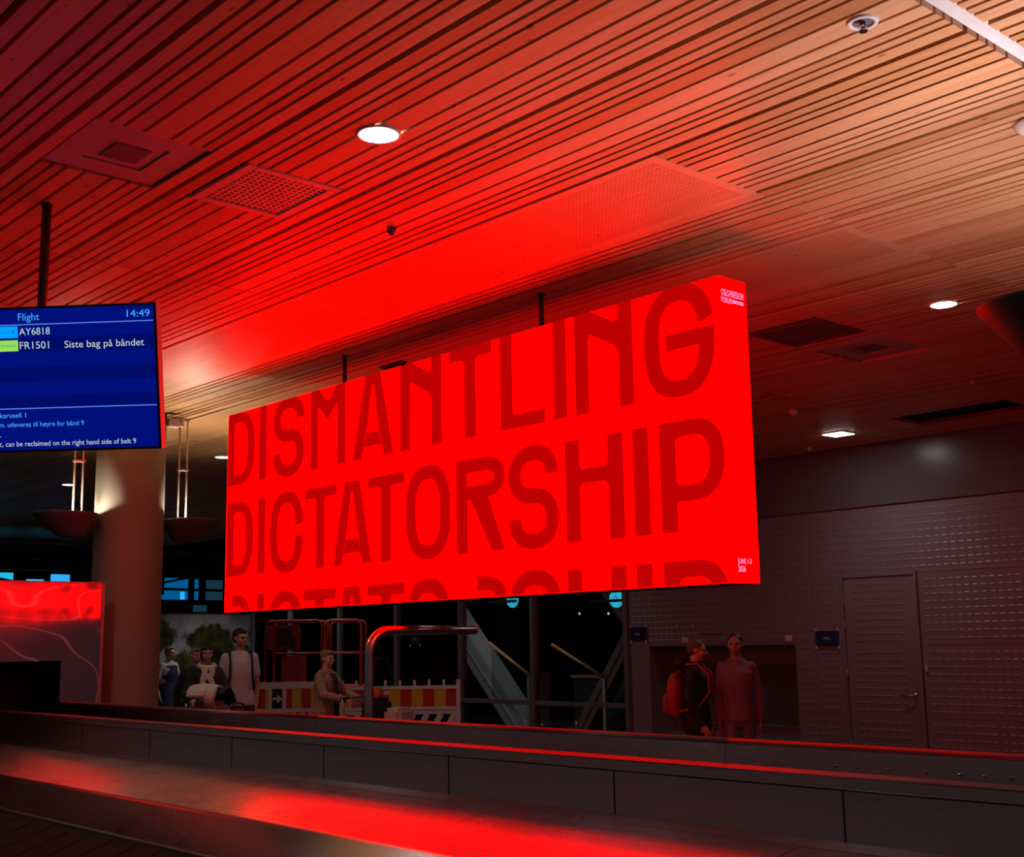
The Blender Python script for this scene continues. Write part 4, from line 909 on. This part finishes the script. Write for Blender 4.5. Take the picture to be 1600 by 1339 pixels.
def hand(bm, wrist, d, palm, s=1.0, curl=.5, side=1):
    """palm slab, four bent fingers of unequal length and a thumb leaving the side of the palm"""
    w_ = Vector(wrist); d = Vector(d).normalized(); pn = Vector(palm); pn = (pn - d * pn.dot(d)).normalized(); a = d.cross(pn) * side
    for k in (-1.5, -.5, .5, 1.5): cone(bm, w_ + d * .012 + a * k * .012, w_ + d * .088 * s + a * k * .0185 * s, .015 * s, .0115 * s, 8)
    for k, L in ((-1.5, .062), (-.5, .074), (.5, .078), (1.5, .068)):
        p = w_ + d * .088 * s + a * k * .0195 * s; dd = d.copy()
        for j, f in enumerate((.45, .32, .23)):
            ang = curl * (.5 + .45 * j); e = (d * math.cos(ang * (j + 1) * .8) + pn * math.sin(ang * (j + 1) * .8)).normalized()
            q = p + e * L * f * s * 1.05; cone(bm, p, q, .0092 * s - .0008 * j, .0088 * s - .0009 * j, 8); p = q
    p = w_ + d * .03 * s + a * .026 * s; q = p + (d * .55 + a * .75 + pn * .35).normalized() * .038 * s; cone(bm, p, q, .0125 * s, .0105 * s, 8)
    r_ = q + (d * .9 + a * .15 + pn * .4).normalized() * .034 * s; cone(bm, q, r_, .0100 * s, .0085 * s, 8)

def person(label, loc, face, H, wrists, elbows, sk, hair, lower='denim', shoe='shoe', hands=None, female=False, head_turn=0.0, nod=0.0, feet=((-.10, .02), (.10, -.02)), bare=None, vox=.0095, group=None):
    """local frame: facing -Y, own right hand at -X. Returns (root, parts of the pose)."""
    t = thing('person', label, 'person', loc, math.atan2(face[0], -face[1]), group)
    s = H / 1.75; sh = .165 * s * (.92 if female else 1); zs = .815 * H; zh = .52 * H; P = {}
    bm = bmesh.new()
    # trunk
    add_rings(bm, [(0, .0, .455 * H, .10 * s, .085 * s), (0, .004, .50 * H, .165 * s * (1.04 if female else 1), .115 * s), (0, 0, .56 * H, .150 * s, .108 * s), (0, -.004, .62 * H, .135 * s, .10 * s), (0, -.008, .70 * H, .160 * s, .118 * s),
                   (0, 0, .765 * H, .170 * s, .112 * s), (0, .008, .81 * H, .135 * s, .085 * s), (0, .012, .84 * H, .07 * s, .065 * s)], 24)
    hc = Vector((0, -.022 * s - .05 * nod, .93 * H - .01 * nod)); rotH = Euler((nod * .6, 0, head_turn)); hm = rotH.to_matrix()
    cone(bm, (0, .014 * s, .80 * H), hc + Vector((0, .02 * s, -.06 * s)), .060 * s, .052 * s)
    hs = H / 7.6 / 2
    def hp(x, y, z): return hc + hm @ Vector((x * hs, y * hs, z * hs))
    ell(bm, hp(0, .10, .22), (.68 * hs, .84 * hs, .78 * hs), rotH); ell(bm, hp(0, -.18, -.30), (.54 * hs, .60 * hs, .66 * hs), rotH); ell(bm, hp(0, -.46, -.76), (.24 * hs, .24 * hs, .2 * hs), rotH)
    cone(bm, hp(0, -.72, .12), hp(0, -.98, -.22), .07 * hs, .13 * hs); ell(bm, hp(0, -.74, .20), (.5 * hs, .12 * hs, .10 * hs), rotH)
    for x in (-1, 1): ell(bm, hp(x * .70, .06, -.06), (.07 * hs, .16 * hs, .24 * hs), rotH); ell(bm, hp(x * .34, -.52, -.22), (.22 * hs, .22 * hs, .22 * hs), rotH)
    for z, r_ in ((-.50, .065), (-.58, .075)): ell(bm, hp(0, -.74, z), (.22 * hs, .10 * hs, r_ * hs), rotH)
    # arms
    for i, x in enumerate((-1, 1)):
        S_ = Vector((x * sh, .006, zs - .032 * s)); E = Vector(elbows[i]); W = Vector(wrists[i])
        cone(bm, S_, E, .052 * s, .041 * s); cone(bm, E, W, .040 * s, .027 * s)
        P['S%d' % i], P['E%d' % i], P['W%d' % i] = S_, E, W
        hd, hn, cu = (hands[i] if hands else ((W - E), Vector((-x, 0, 0)), .5))
        hand(bm, W, hd, hn, s * (.92 if female else 1), cu, x)
    # legs
    for i, x in enumerate((-1, 1)):
        fx, fy = feet[i]
        hip = Vector((x * .088 * s, 0, .49 * H)); an = Vector((fx, fy + .02, .05 * H)); kn = (hip + an) / 2 + Vector((0, -.03, .012 * H))
        cone(bm, hip, kn, .083 * s, .056 * s); cone(bm, kn, kn * .6 + an * .4 + Vector((0, .012, 0)), .054 * s, .052 * s); cone(bm, kn * .6 + an * .4 + Vector((0, .012, 0)), an, .052 * s, .036 * s)
        cone(bm, an + Vector((0, .02, -.035 * H)), an + Vector((0, -.15 * s, -.040 * H)), .038 * s, .030 * s)
        P['H%d' % i], P['K%d' % i], P['A%d' % i] = hip, kn, an
    fused('body', bm, vox, M[sk], t, 2)
    for x in (-1, 1):
        bm = bmesh.new(); ell(bm, hp(x * .28, -.71, .02), (.10 * hs, .05 * hs, .055 * hs), rotH, 2); obj('eye', bm, M['eye'], t)
        bm = bmesh.new(); ell(bm, hp(x * .29, -.78, .20), (.17 * hs, .05 * hs, .035 * hs), rotH, 2); obj('eyebrow', bm, M[hair], t)
    bm = bmesh.new(); ell(bm, hp(0, -.80, -.54), (.21 * hs, .07 * hs, .055 * hs), rotH, 2); obj('mouth', bm, M['lip'], t)
    for i in (0, 1):
        an = P['A%d' % i]; bm = bmesh.new(); cone(bm, an + Vector((0, .03, -.030 * H)), an + Vector((0, -.05, -.026 * H)), .047 * s, .046 * s); cone(bm, an + Vector((0, -.05, -.030 * H)), an + Vector((0, -.165 * s, -.040 * H)), .046 * s, .037 * s)
        bmesh.ops.bisect_plane(bm, geom=bm.verts[:] + bm.edges[:] + bm.faces[:], plane_co=(0, 0, .003), plane_no=(0, 0, -1), clear_outer=True); bmesh.ops.holes_fill(bm, edges=bm.edges[:])
        fused('shoe', bm, .012, M[shoe], t, 1)
    P.update(s=s, H=H, hs=hs, hp=hp, rotH=rotH, sh=sh, zs=zs, hc=hc)
    if lower:
        bm = bmesh.new(); add_rings(bm, [(0, .0, .44 * H, .10 * s, .09 * s), (0, .0, .47 * H, .13 * s, .11 * s), (0, .004, .50 * H, .182 * s, .132 * s), (0, 0, .545 * H, .170 * s, .125 * s), (0, 0, .585 * H, .155 * s, .118 * s)], 24)
        for i in (0, 1):
            hip, kn, an = P['H%d' % i], P['K%d' % i], P['A%d' % i]
            cone(bm, hip, kn, .099 * s, .074 * s)
            if bare != 'knee': cone(bm, kn, an + Vector((0, 0, .01)), .073 * s, .060 * s)
        fused('trousers', bm, .014, M[lower], t, 3)
    return t, P
def top(P, t, name, m, hem=.47, loose=1.0, sleeve=1.0, flare=0.0, neck=.845, extra=None, vox=.013):
    """garment that follows trunk and arms; hem and neck as share of the height; sleeve 1 = to the wrist"""
    s, H = P['s'], P['H']; k = 1.12 * loose; bm = bmesh.new()
    R_ = [(0, 0, hem * H, (.158 + flare) * s * k, (.112 + flare * .8) * s * k), (0, .002, (hem + .05) * H, (.162 + flare * .6) * s * k, (.118 + flare * .5) * s * k), (0, 0, max(.60, hem + .08) * H, .152 * s * k, .112 * s * k), (0, -.006, .70 * H, .168 * s * k, .124 * s * k),
          (0, 0, .765 * H, .168 * s * k, .118 * s * k), (0, .008, .802 * H, .128 * s * k, .090 * s * k), (0, .012, neck * H, .078 * s * k, .070 * s * k)]
    add_rings(bm, R_, 28)
    for i in (0, 1):
        S_, E, W = P['S%d' % i], P['E%d' % i], P['W%d' % i]
        if sleeve >= 1: cone(bm, S_, E, .062 * s * loose, .054 * s * loose); cone(bm, E, E + (W - E) * .94, .056 * s * loose, .042 * s * loose)
        else: cone(bm, S_, S_ + (E - S_) * sleeve, 0.063 * s * loose, .062 * s * loose)
    if extra: extra(bm)
    return fused(name, bm, vox, M[m], t, 4)
def hairdo(P, t, m, kind):
    hp, hs, rotH = P['hp'], P['hs'], P['rotH']; bm = bmesh.new()
    ell(bm, hp(0, .20, .36), (.74 * hs, .84 * hs, .72 * hs), rotH)
    ell(bm, hp(0, .42, .02), (.66 * hs, .58 * hs, .62 * hs), rotH)
    if kind == 'tied': ell(bm, hp(0, .98, .12), (.24 * hs, .26 * hs, .26 * hs), rotH); cone(bm, hp(0, 1.0, .1), hp(.05, 1.15, -.9), .17 * hs, .08 * hs)
    if kind == 'bob':
        for x in (-1, 1): ell(bm, hp(x * .60, .10, -.12), (.20 * hs, .42 * hs, .62 * hs), rotH)
        ell(bm, hp(0, .5, -.2), (.62 * hs, .45 * hs, .62 * hs), rotH); ell(bm, hp(0, -.5, .62), (.52 * hs, .3 * hs, .24 * hs), rotH)
    if kind == 'short': ell(bm, hp(0, -.42, .72), (.5 * hs, .32 * hs, .24 * hs), rotH)
    if kind == 'crop': pass
    if kind == 'wave': ell(bm, hp(0, -.4, .74), (.58 * hs, .42 * hs, .30 * hs), rotH); ell(bm, hp(0, .3, .66), (.78 * hs, .8 * hs, .5 * hs), rotH)
    return fused('hair', bm, .009, M[m], t, 2)
def V(*a): return Vector(a)

# pair near the niche -------------------------------------------------
t, P = person('person in a black hooded jacket with a red backpack, turned towards the pink sweater', (-8.62, 10.30, 0), (.86, .50), 1.665, (V(-.235, -.10, .80), V(.235, -.06, .80)), (V(-.265, .03, 1.06), V(.265, .03, 1.06)), 'skin_a', 'hair_grey', 'trouser_dark', feet=((-.10, .12), (.10, -.14)), nod=.16, head_turn=.1)
def hood(bm):
    for x in (-.08, 0, .08): ell(bm, (x, .13, 1.40), (.085, .075, .075))
    ell(bm, (0, .10, 1.43), (.13, .07, .05))
top(P, t, 'jacket', 'jacket_black', .43, 1.08, 1, .02, .86, hood); hairdo(P, t, 'hair_grey', 'crop')
bp = thing('backpack', 'red backpack on the back of the person in the black jacket', 'backpack', t.location, t.rotation_euler.z)
bm = bmesh.new(); add_rings(bm, [(0, .205, .86, .10, .05), (0, .215, .90, .145, .085), (0, .22, 1.08, .15, .095), (0, .21, 1.24, .135, .08), (0, .20, 1.31, .09, .05)], 20); obj('main_bag', bm, M['pack_red'], bp)
bm = bmesh.new(); add_rings(bm, [(0, .30, .90, .08, .03), (0, .305, .93, .105, .045), (0, .305, 1.05, .105, .045), (0, .30, 1.10, .08, .03)], 18); obj('front_pocket', bm, M['pack_red'], bp)
for x in (-.12, .12):
    bm = bmesh.new(); add_tube(bm, [(x, .19, 1.27), (x, .10, 1.40), (x, -.04, 1.41), (x, -.155, 1.30), (x * 1.08, -.165, 1.12), (x * 1.35, -.06, .98), (x * 1.2, .17, .92)], .014, 8); obj('strap', bm, M['pack_red'], bp)
t, P = person('person in a dusty pink sweater and grey-blue jeans, walking towards the carousel', (-8.33, 10.62, 0), (.62, -.78), 1.715, (V(-.195, -.05, .82), V(.225, .03, .82)), (V(-.21, .04, 1.08), V(.225, .05, 1.08)), 'skin_b', 'hair_dark', 'denim', feet=((-.10, -.18), (.10, .16)), female=True, head_turn=-.15)
top(P, t, 'sweater', 'sweater', .475, 1.0, 1, .005, .85); hairdo(P, t, 'hair_dark', 'tied')
bm = bmesh.new(); ell(bm, (0, 0, 0), (.05, .09, .13)); ell(bm, (.01, .03, .05), (.045, .06, .12)); o = fused('plastic_bag', bm, .012, M['s_bag'] if 's_bag' in M else mat('pale_blue_plastic', (.22, .26, .42), .4), None, 1)
o.location = (-8.33 - .195 * .78 + .02, 10.62 - .195 * .62 - .05, .62); tag(o, 'crumpled pale blue plastic bag held by the person in the sweater', 'bag')

# travellers at left --------------------------------------------------
t, P = person('tall person in a white tee shirt with dark rucksack straps, before the tree mural', (-14.91, 8.55, 0), (.93, -.36), 1.91, (V(-.215, -.04, .90), V(.215, -.04, .90)), (V(-.235, .04, 1.18), V(.235, .04, 1.18)), 'skin_b', 'hair_dark', 'trouser_dark', head_turn=.55, nod=.12)
top(P, t, 'tee_shirt', 'tee_white', .47, 1.02, .62, .006); hairdo(P, t, 'hair_dark', 'short')
rk = thing('rucksack', 'dark rucksack worn by the tall person in the white tee', 'backpack', t.location, t.rotation_euler.z)
bm = bmesh.new(); add_box(bm, (-.15, .155, 1.02), (.15, .33, 1.50)); obj('main_bag', bm, M['strap'], rk, .05)
bm = bmesh.new(); add_box(bm, (-.11, .332, 1.06), (.11, .375, 1.26)); obj('front_pocket', bm, M['strap'], rk, .018)
for x in (-.14, .14):
    bm = bmesh.new(); add_tube(bm, [(x, .18, 1.46), (x, .08, 1.585), (x, -.05, 1.59), (x, -.155, 1.48), (x * 1.05, -.168, 1.28), (x * 1.3, -.07, 1.12), (x * 1.1, .16, 1.08)], .017, 8); obj('strap', bm, M['strap'], rk)
t, P = person('person in a black jacket and cream scarf pushing a loaded luggage trolley', (-14.74, 7.98, 0), (.90, -.42), 1.70, (V(-.17, -.34, 1.02), V(.17, -.34, 1.02)), (V(-.26, -.06, 1.08), V(.26, -.06, 1.08)), 'skin_b', 'hair_dark', 'trouser_dark', hands=((V(0, -.9, -.3), V(0, 0, -1), 1.0), (V(0, -.9, -.3), V(0, 0, -1), 1.0)), female=True)
top(P, t, 'jacket', 'jacket_black', .46, 1.08, 1, .02, .85); hairdo(P, t, 'hair_dark', 'bob')
bm = bmesh.new()
for k in range(20): ell(bm, (.095 * math.cos(k * PI / 10), .0 + .085 * math.sin(k * PI / 10) - .01, 1.425 - .02 * math.sin(k * PI / 10) * -1), (.036, .034, .04), None, 2)
for x, z0, z1 in ((-.045, 1.40, .98), (.05, 1.40, 1.06)):
    for k in range(14): ell(bm, (x + .012 * math.sin(k), -.125 - .022 * math.sin(k / 13 * PI), z0 + (z1 - z0) * k / 13), (.042, .022, .034), None, 2)
fused('scarf', bm, .012, M['scarf'], t, 2)
t, P = person('person in dark clothes standing behind the one with the cream scarf', (-16.02, 8.52, 0), (.8, -.6), 1.665, (V(-.25, -.03, .80), V(.25, -.03, .80)), (V(-.27, .04, 1.05), V(.27, .04, 1.05)), 'skin_a', 'hair_sandy', 'trouser_dark', head_turn=.5)
top(P, t, 'coat', 'jacket_black', .40, 1.1, 1, .03, .85); hairdo(P, t, 'hair_sandy', 'short')
t, P = person('fair-haired person in navy clothes with white short sleeves, farthest left by the column', (-21.55, 10.90, 0), (.95, .28), 1.70, (V(-.25, -.04, .80), V(.25, -.12, .84)), (V(-.27, .05, 1.06), V(.27, .03, 1.06)), 'skin_c', 'hair_blond', None, 'shoe_pale', female=True, feet=((-.09, .14), (.09, -.16)))
top(P, t, 'shirt', 'tee_white', .60, 1.08, .7); hairdo(P, t, 'hair_blond', 'short')
bm = bmesh.new(); add_rings(bm, [(0, 0, .60, .26, .22), (0, 0, .85, .225, .175), (0, 0, 1.05, .18, .14), (0, 0, 1.22, .195, .155), (0, 0, 1.33, .175, .135), (0, .02, 1.38, .13, .10)], 28); fused('pinafore', bm, .014, M['navy_dress'], t, 3)

# older person with a cart -------------------------------------------
t, P = person('older person in a long beige cardigan leaning on a luggage cart, by the striped barrier', (-13.84, 9.20, 0), (.94, .34), 1.60, (V(-.15, -.42, .98), V(.15, -.42, .98)), (V(-.25, -.14, 1.04), V(.25, -.14, 1.04)), 'skin_c', 'hair_sandy', 'trouser_dark', hands=((V(0, -.95, -.1), V(0, 0, -1), .9), (V(0, -.95, -.1), V(0, 0, -1), .9)), female=True, head_turn=-.15)
def flap(bm): add_rings(bm, [(0, .02, .34, .235, .175), (0, .01, .60, .225, .165), (0, 0, .85, .205, .15)], 28)
top(P, t, 'cardigan', 'cardigan', .40, 1.16, 1, .03, .85, flap); hairdo(P, t, 'hair_sandy', 'wave')
bm = bmesh.new(); add_rings(bm, [(0, -.165, .70, .03, .03), (0, -.168, 1.0, .035, .03), (0, -.15, 1.2, .045, .03), (0, -.11, 1.31, .05, .03)], 16); obj('dark_blouse', bm, M['trouser_dark'], t)

# luggage carts ------------------------------------------------------
def cart(label, loc, face):
    """push handle at the origin side (+Y), travels to -Y"""
    t = thing('luggage_trolley', label, 'luggage trolley', loc, math.atan2(face[0], -face[1]))
    bm = bmesh.new()
    for x in (-.26, .26):
        add_tube(bm, [(x, .45, 1.0), (x, .43, .9), (x, .30, .25), (x * .9, .26, .17), (x * .62, -.50, .14)], .014, 10)
    add_tube(bm, [(-.26, .385, .62), (.26, .385, .62)], .010, 8); add_tube(bm, [(-.26, .33, .40), (.26, .33, .40)], .010, 8); add_tube(bm, [(-.162, -.50, .14), (.162, -.50, .14)], .014, 10)
    obj('frame', bm, M['tube_steel'], t)
    bm = bmesh.new()
    for k in range(7): add_box(bm, (-.24 + k * .075, -.48, .15), (-.21 + k * .075, .29, .165))
    for y in (-.45, -.1, .25): add_box(bm, (-.25, y - .015, .14), (.25, y + .015, .149))
    obj('platform', bm, M['tube_steel'], t)
    bm = bmesh.new(); add_tube(bm, [(-.27, .45, 1.0), (.27, .45, 1.0)], .019, 12); obj('handle', bm, M['black'], t)
    bm = bmesh.new(); add_box(bm, (-.2, .36, .88), (.2, .38, 1.0)); obj('sign_board', bm, M['plastic_white'], t, .004)
    for x, y in ((-.25, .28), (.25, .28), (0, -.46)):
        bm = bmesh.new(); add_tube(bm, [(x - .02, y, .07), (x + .02, y, .07)], .07, 18); obj('wheel', bm, M['rubber'], t)
        bm = bmesh.new(); add_box(bm, (x - .03, y - .012, .06), (x - .021, y + .012, .16)); add_box(bm, (x + .021, y - .012, .06), (x + .03, y + .012, .16)); obj('fork', bm, M['tube_steel'], t)
    return t
def onto(root, p): return root.matrix_basis @ Vector(p)
def baggage(name, label, cat, root, at, size, m, turn=0.0, pocket=True, handle=True):
    t = thing(name, label, cat, onto(root, at), root.rotation_euler.z + turn); a, b, c_ = size
    bm = bmesh.new(); add_box(bm, (-a / 2, -b / 2, 0), (a / 2, b / 2, c_)); obj('main_bag', bm, M[m], t, min(size) * .18)
    if pocket: bm = bmesh.new(); add_box(bm, (-a * .36, -b / 2 - .04, c_ * .1), (a * .36, -b / 2 - .001, c_ * .55)); obj('front_pocket', bm, M[m], t, .015)
    if handle: bm = bmesh.new(); add_tube(bm, [(-.07, 0, c_ - .005), (-.06, 0, c_ + .05), (0, 0, c_ + .07), (.06, 0, c_ + .05), (.07, 0, c_ - .005)], .011, 8); obj('carry_handle', bm, M['strap'], t)
    return t
CF = (.90, -.42)
ct = cart('luggage trolley with beige bag and folded coat, pushed by the person with the cream scarf', (-14.74 + .90 * .82, 7.98 - .42 * .82, 0), CF)
bpk = baggage('backpack', 'beige backpack standing on the trolley under the white and black coat', 'backpack', ct, (-.02, -.08, .166), (.44, .32, .86), 'beige_bag')
baggage('travel_bag', 'dark purple bag at far side of the trolley with the coat', 'bag', ct, (.34, .02, .40), (.2, .3, .52), 'purple', 0, False)
# coat thrown over the bags: cream folded cloth with a black inside
cz = thing('folded_coat', 'cream coat with black lining thrown over the beige backpack', 'coat', onto(ct, (0, -.06, 1.10)), ct.rotation_euler.z + R(72))
bm = bmesh.new()
for k in range(26):
    u = k / 25; ell(bm, (-.44 + .98 * u, .02 * math.sin(u * 6), .10 * math.sin(u * PI) ** .7 - .22 * max(0, u - .55) + .03 * math.sin(u * 9)), (.06, .20 - .05 * u, .036), None, 2)
fused('cream_fold', bm, .014, M['scarf'], cz, 2)
bm = bmesh.new()
for k in range(20):
    u = k / 19; ell(bm, (-.20 + .72 * u, -.06, .01 + .06 * math.sin(u * PI) - .25 * max(0, u - .55)), (.055, .15, .045), None, 2)
fused('black_lining', bm, .014, M['jacket_black'], cz, 2)
bm = bmesh.new()
for k in range(18):
    u = k / 17; a_ = PI * (.5 + 1.05 * u); ell(bm, (-.40 + .15 * math.cos(a_) + .42 * max(0, u - .45), -.12, -.06 + .14 * math.sin(a_) - .02 * u), (.05, .07, .042), None, 2)
fused('hanging_sleeve', bm, .013, M['scarf'], cz, 2)
CF2 = (.94, .34)
ct2 = cart('luggage cart with black bag and pale box, pushed by the older person in the cardigan', (-13.84 + .94 * .89, 9.20 + .34 * .89, 0), CF2)
baggage('travel_bag', 'tall black travel bag on the cart of the older person', 'bag', ct2, (-.04, .08, .166), (.34, .28, .84), 'strap', 0, False, False)
baggage('carton', 'pale box on the front of the cart beside the steel hoop', 'box', ct2, (.02, -.21, .166), (.36, .26, .72), 'plastic_white', 0, False, False)
o = baggage('pouch', 'small orange pouch on top of the black bag by the hoop', 'bag', ct2, (-.02, .10, 1.0075), (.2, .14, .12), 'orange', .3, False, False)

# striped barriers ---------------------------------------------------
def barrier(label, loc, rz, L, kind):
    t = thing('construction_barrier', label, 'barrier', loc, rz)
    bm = bmesh.new()
    if kind == 'peg':
        add_box(bm, (0, -.025, .98), (L, .025, 1.03)); add_box(bm, (0, -.025, .665), (L, .025, .715)); add_box(bm, (0, -.022, .10), (L, .022, .17)); add_box(bm, (0, -.022, .60), (L, .022, .655))
        for x in (-.03, L - .03): add_box(bm, (x, -.03, .0), (x + .06, .03, 1.12))
        n = 8
        for k in range(1, n): add_box(bm, (L * k / n - .018, -.02, 1.03), (L * k / n + .018, .02, 1.12))
        for k in range(9):
            x = .0 + k * L / 8.5; add_bar(bm, (x, 0, .17), (min(x + .26, L), 0, .60), .09, .04, 0, Vector((0, 1, 0)))
    else:
        add_box(bm, (0, -.025, 1.02), (L, .025, 1.12)); add_box(bm, (0, -.025, .66), (L, .025, .72)); add_box(bm, (0, -.022, .08), (L, .022, .16))
        for x in (-.03, L * .31, L * .46, L - .05): add_box(bm, (x, -.028, .0 if x < 0 or x > L * .9 else .66), (x + .06, .028, 1.12))
        n = 11
        for k in range(n): add_box(bm, (L * (k + .12) / n, -.02, .161), (L * (k + .62) / n, .02, .659))
    obj('frame', bm, M['plastic_white'], t)
    z0, z1 = (.716, .979) if kind == 'peg' else (.721, 1.019)
    spans = [(.031, L - .031)] if kind == 'peg' else [(.031, L * .31 - .001), (L * .46 + .061, L - .051)]
    c = ('yellow', 'redp') if kind == 'peg' else ('redp', 'lemon')
    w_ = .175 if kind == 'peg' else .145; j = 0
    for a, b in spans:
        x = a
        while x < b - .01:
            e = min(x + (w_ if x > a or kind == 'peg' else w_ * .6), b)
            bm = bmesh.new(); add_box(bm, (x, -.018, z0), (e, .018, z1)); obj('stripe_panel', bm, M[c[j % 2]], t); x = e; j += 1
    if kind != 'peg':
        bm = bmesh.new(); add_box(bm, (L * .31 + .061, -.016, z0), (L * .46 - .001, .016, z1)); obj('arrow_board', bm, M['navy_sign'], t)
        bm = bmesh.new(); m_ = L * .385 + .03; add_prism(bm, [(m_ - .07, .85), (m_ + .0, .85), (m_ + .0, .80), (m_ + .08, .87), (m_ + .0, .94), (m_ + .0, .89), (m_ - .07, .89)], -.021, -.017); obj('arrow', bm, M['plastic_white'], t)
    else:
        bm = bmesh.new(); add_box(bm, (L * .36, -.022, .90), (L * .36 + .09, -.0185, .96)); obj('maker_plate', bm, M['plastic_white'], t)
    for x in (.12, L - .12):
        bm = bmesh.new(); add_box(bm, (x - .06, -.26, 0), (x + .06, .26, .09)); obj('foot', bm, M['rubber'], t, .015)
barrier('white barrier with pegs and wide red and yellow stripes, right of the steel hoop', (-16.42, 11.20, 0), math.atan2(1.34, 1.23), 1.80, 'peg')
barrier('white barrier with narrow red and lemon stripes and an arrow board, left of the cardigan', (-17.44, 10.0, 0), math.atan2(.744, .668), 1.46, 'slot')

# scissor lift -------------------------------------------------------
lf = thing('scissor_lift', 'orange scissor lift platform with guard rails behind the striped barriers', 'lift', (-18.35, 12.0, 0), math.atan2(.744, .668))
def rail(x0, x1, y, z0, z1, nm, m, r_=.10):
    bm = bmesh.new(); pts = [(x0, y, z0), (x0, y, z1 - r_)]
    for k in range(1, 7): pts.append((x0 + r_ * (1 - math.cos(PI / 2 * k / 6)), y, z1 - r_ + r_ * math.sin(PI / 2 * k / 6)))
    for k in range(0, 7): pts.append((x1 - r_ * (1 - math.cos(PI / 2 * (1 - k / 6))), y, z1 - r_ + r_ * math.sin(PI / 2 * (1 - k / 6))))
    pts.append((x1, y, z0)); add_tube(bm, pts, .024, 10); add_tube(bm, [(x0, y, (z0 + z1) / 2), (x1, y, (z0 + z1) / 2)], .017, 8)
    obj(nm, bm, M[m], lf)
rail(-.80, .14, -.38, 1.0, 2.08, 'guard_rail', 'lift_red'); rail(.19, .80, -.38, 1.0, 2.08, 'guard_rail', 'orange_paint'); rail(-.80, .14, .38, 1.0, 2.08, 'guard_rail', 'lift_red'); rail(.19, .80, .38, 1.0, 2.08, 'guard_rail', 'lift_red')
bm = bmesh.new(); add_box(bm, (-.85, -.42, .92), (.85, .42, 1.0)); obj('platform', bm, M['orange_paint'], lf, .01)
bm = bmesh.new()
for y in (-.3, .3):
    for z in (.32, .62): add_bar(bm, (-.7, y, z), (.7, y, z + .28), .06, .05); add_bar(bm, (-.7, y * .85, z + .28), (.7, y * .85, z), .06, .05)
obj('scissor_arms', bm, M['lift_red'], lf)
bm = bmesh.new(); add_box(bm, (-.9, -.4, .12), (.9, .4, .34)); obj('chassis', bm, M['orange_paint'], lf, .02)
for x in (-.65, .65):
    for y in (-.43, .43): bm = bmesh.new(); add_tube(bm, [(x, y - .06, .17), (x, y + .06, .17)], .17, 20); obj('wheel', bm, M['rubber'], lf)
bm = bmesh.new(); add_box(bm, (-.78, -.36, 1.60), (-.25, -.15, 2.02)); obj('control_box', bm, M['lift_red'], lf, .02)
bm = bmesh.new(); add_box(bm, (-.62, -.41, 1.66), (-.36, -.362, 1.96)); add_box(bm, (-.40, -.42, 1.60), (-.30, -.372, 1.80)); obj('control_panel', bm, M['black'], lf, .01)
bm = bmesh.new(); add_box(bm, (-.55, -.30, 1.001), (-.2, .2, 1.5)); obj('tool_chest', bm, M['lift_red'], lf, .02)
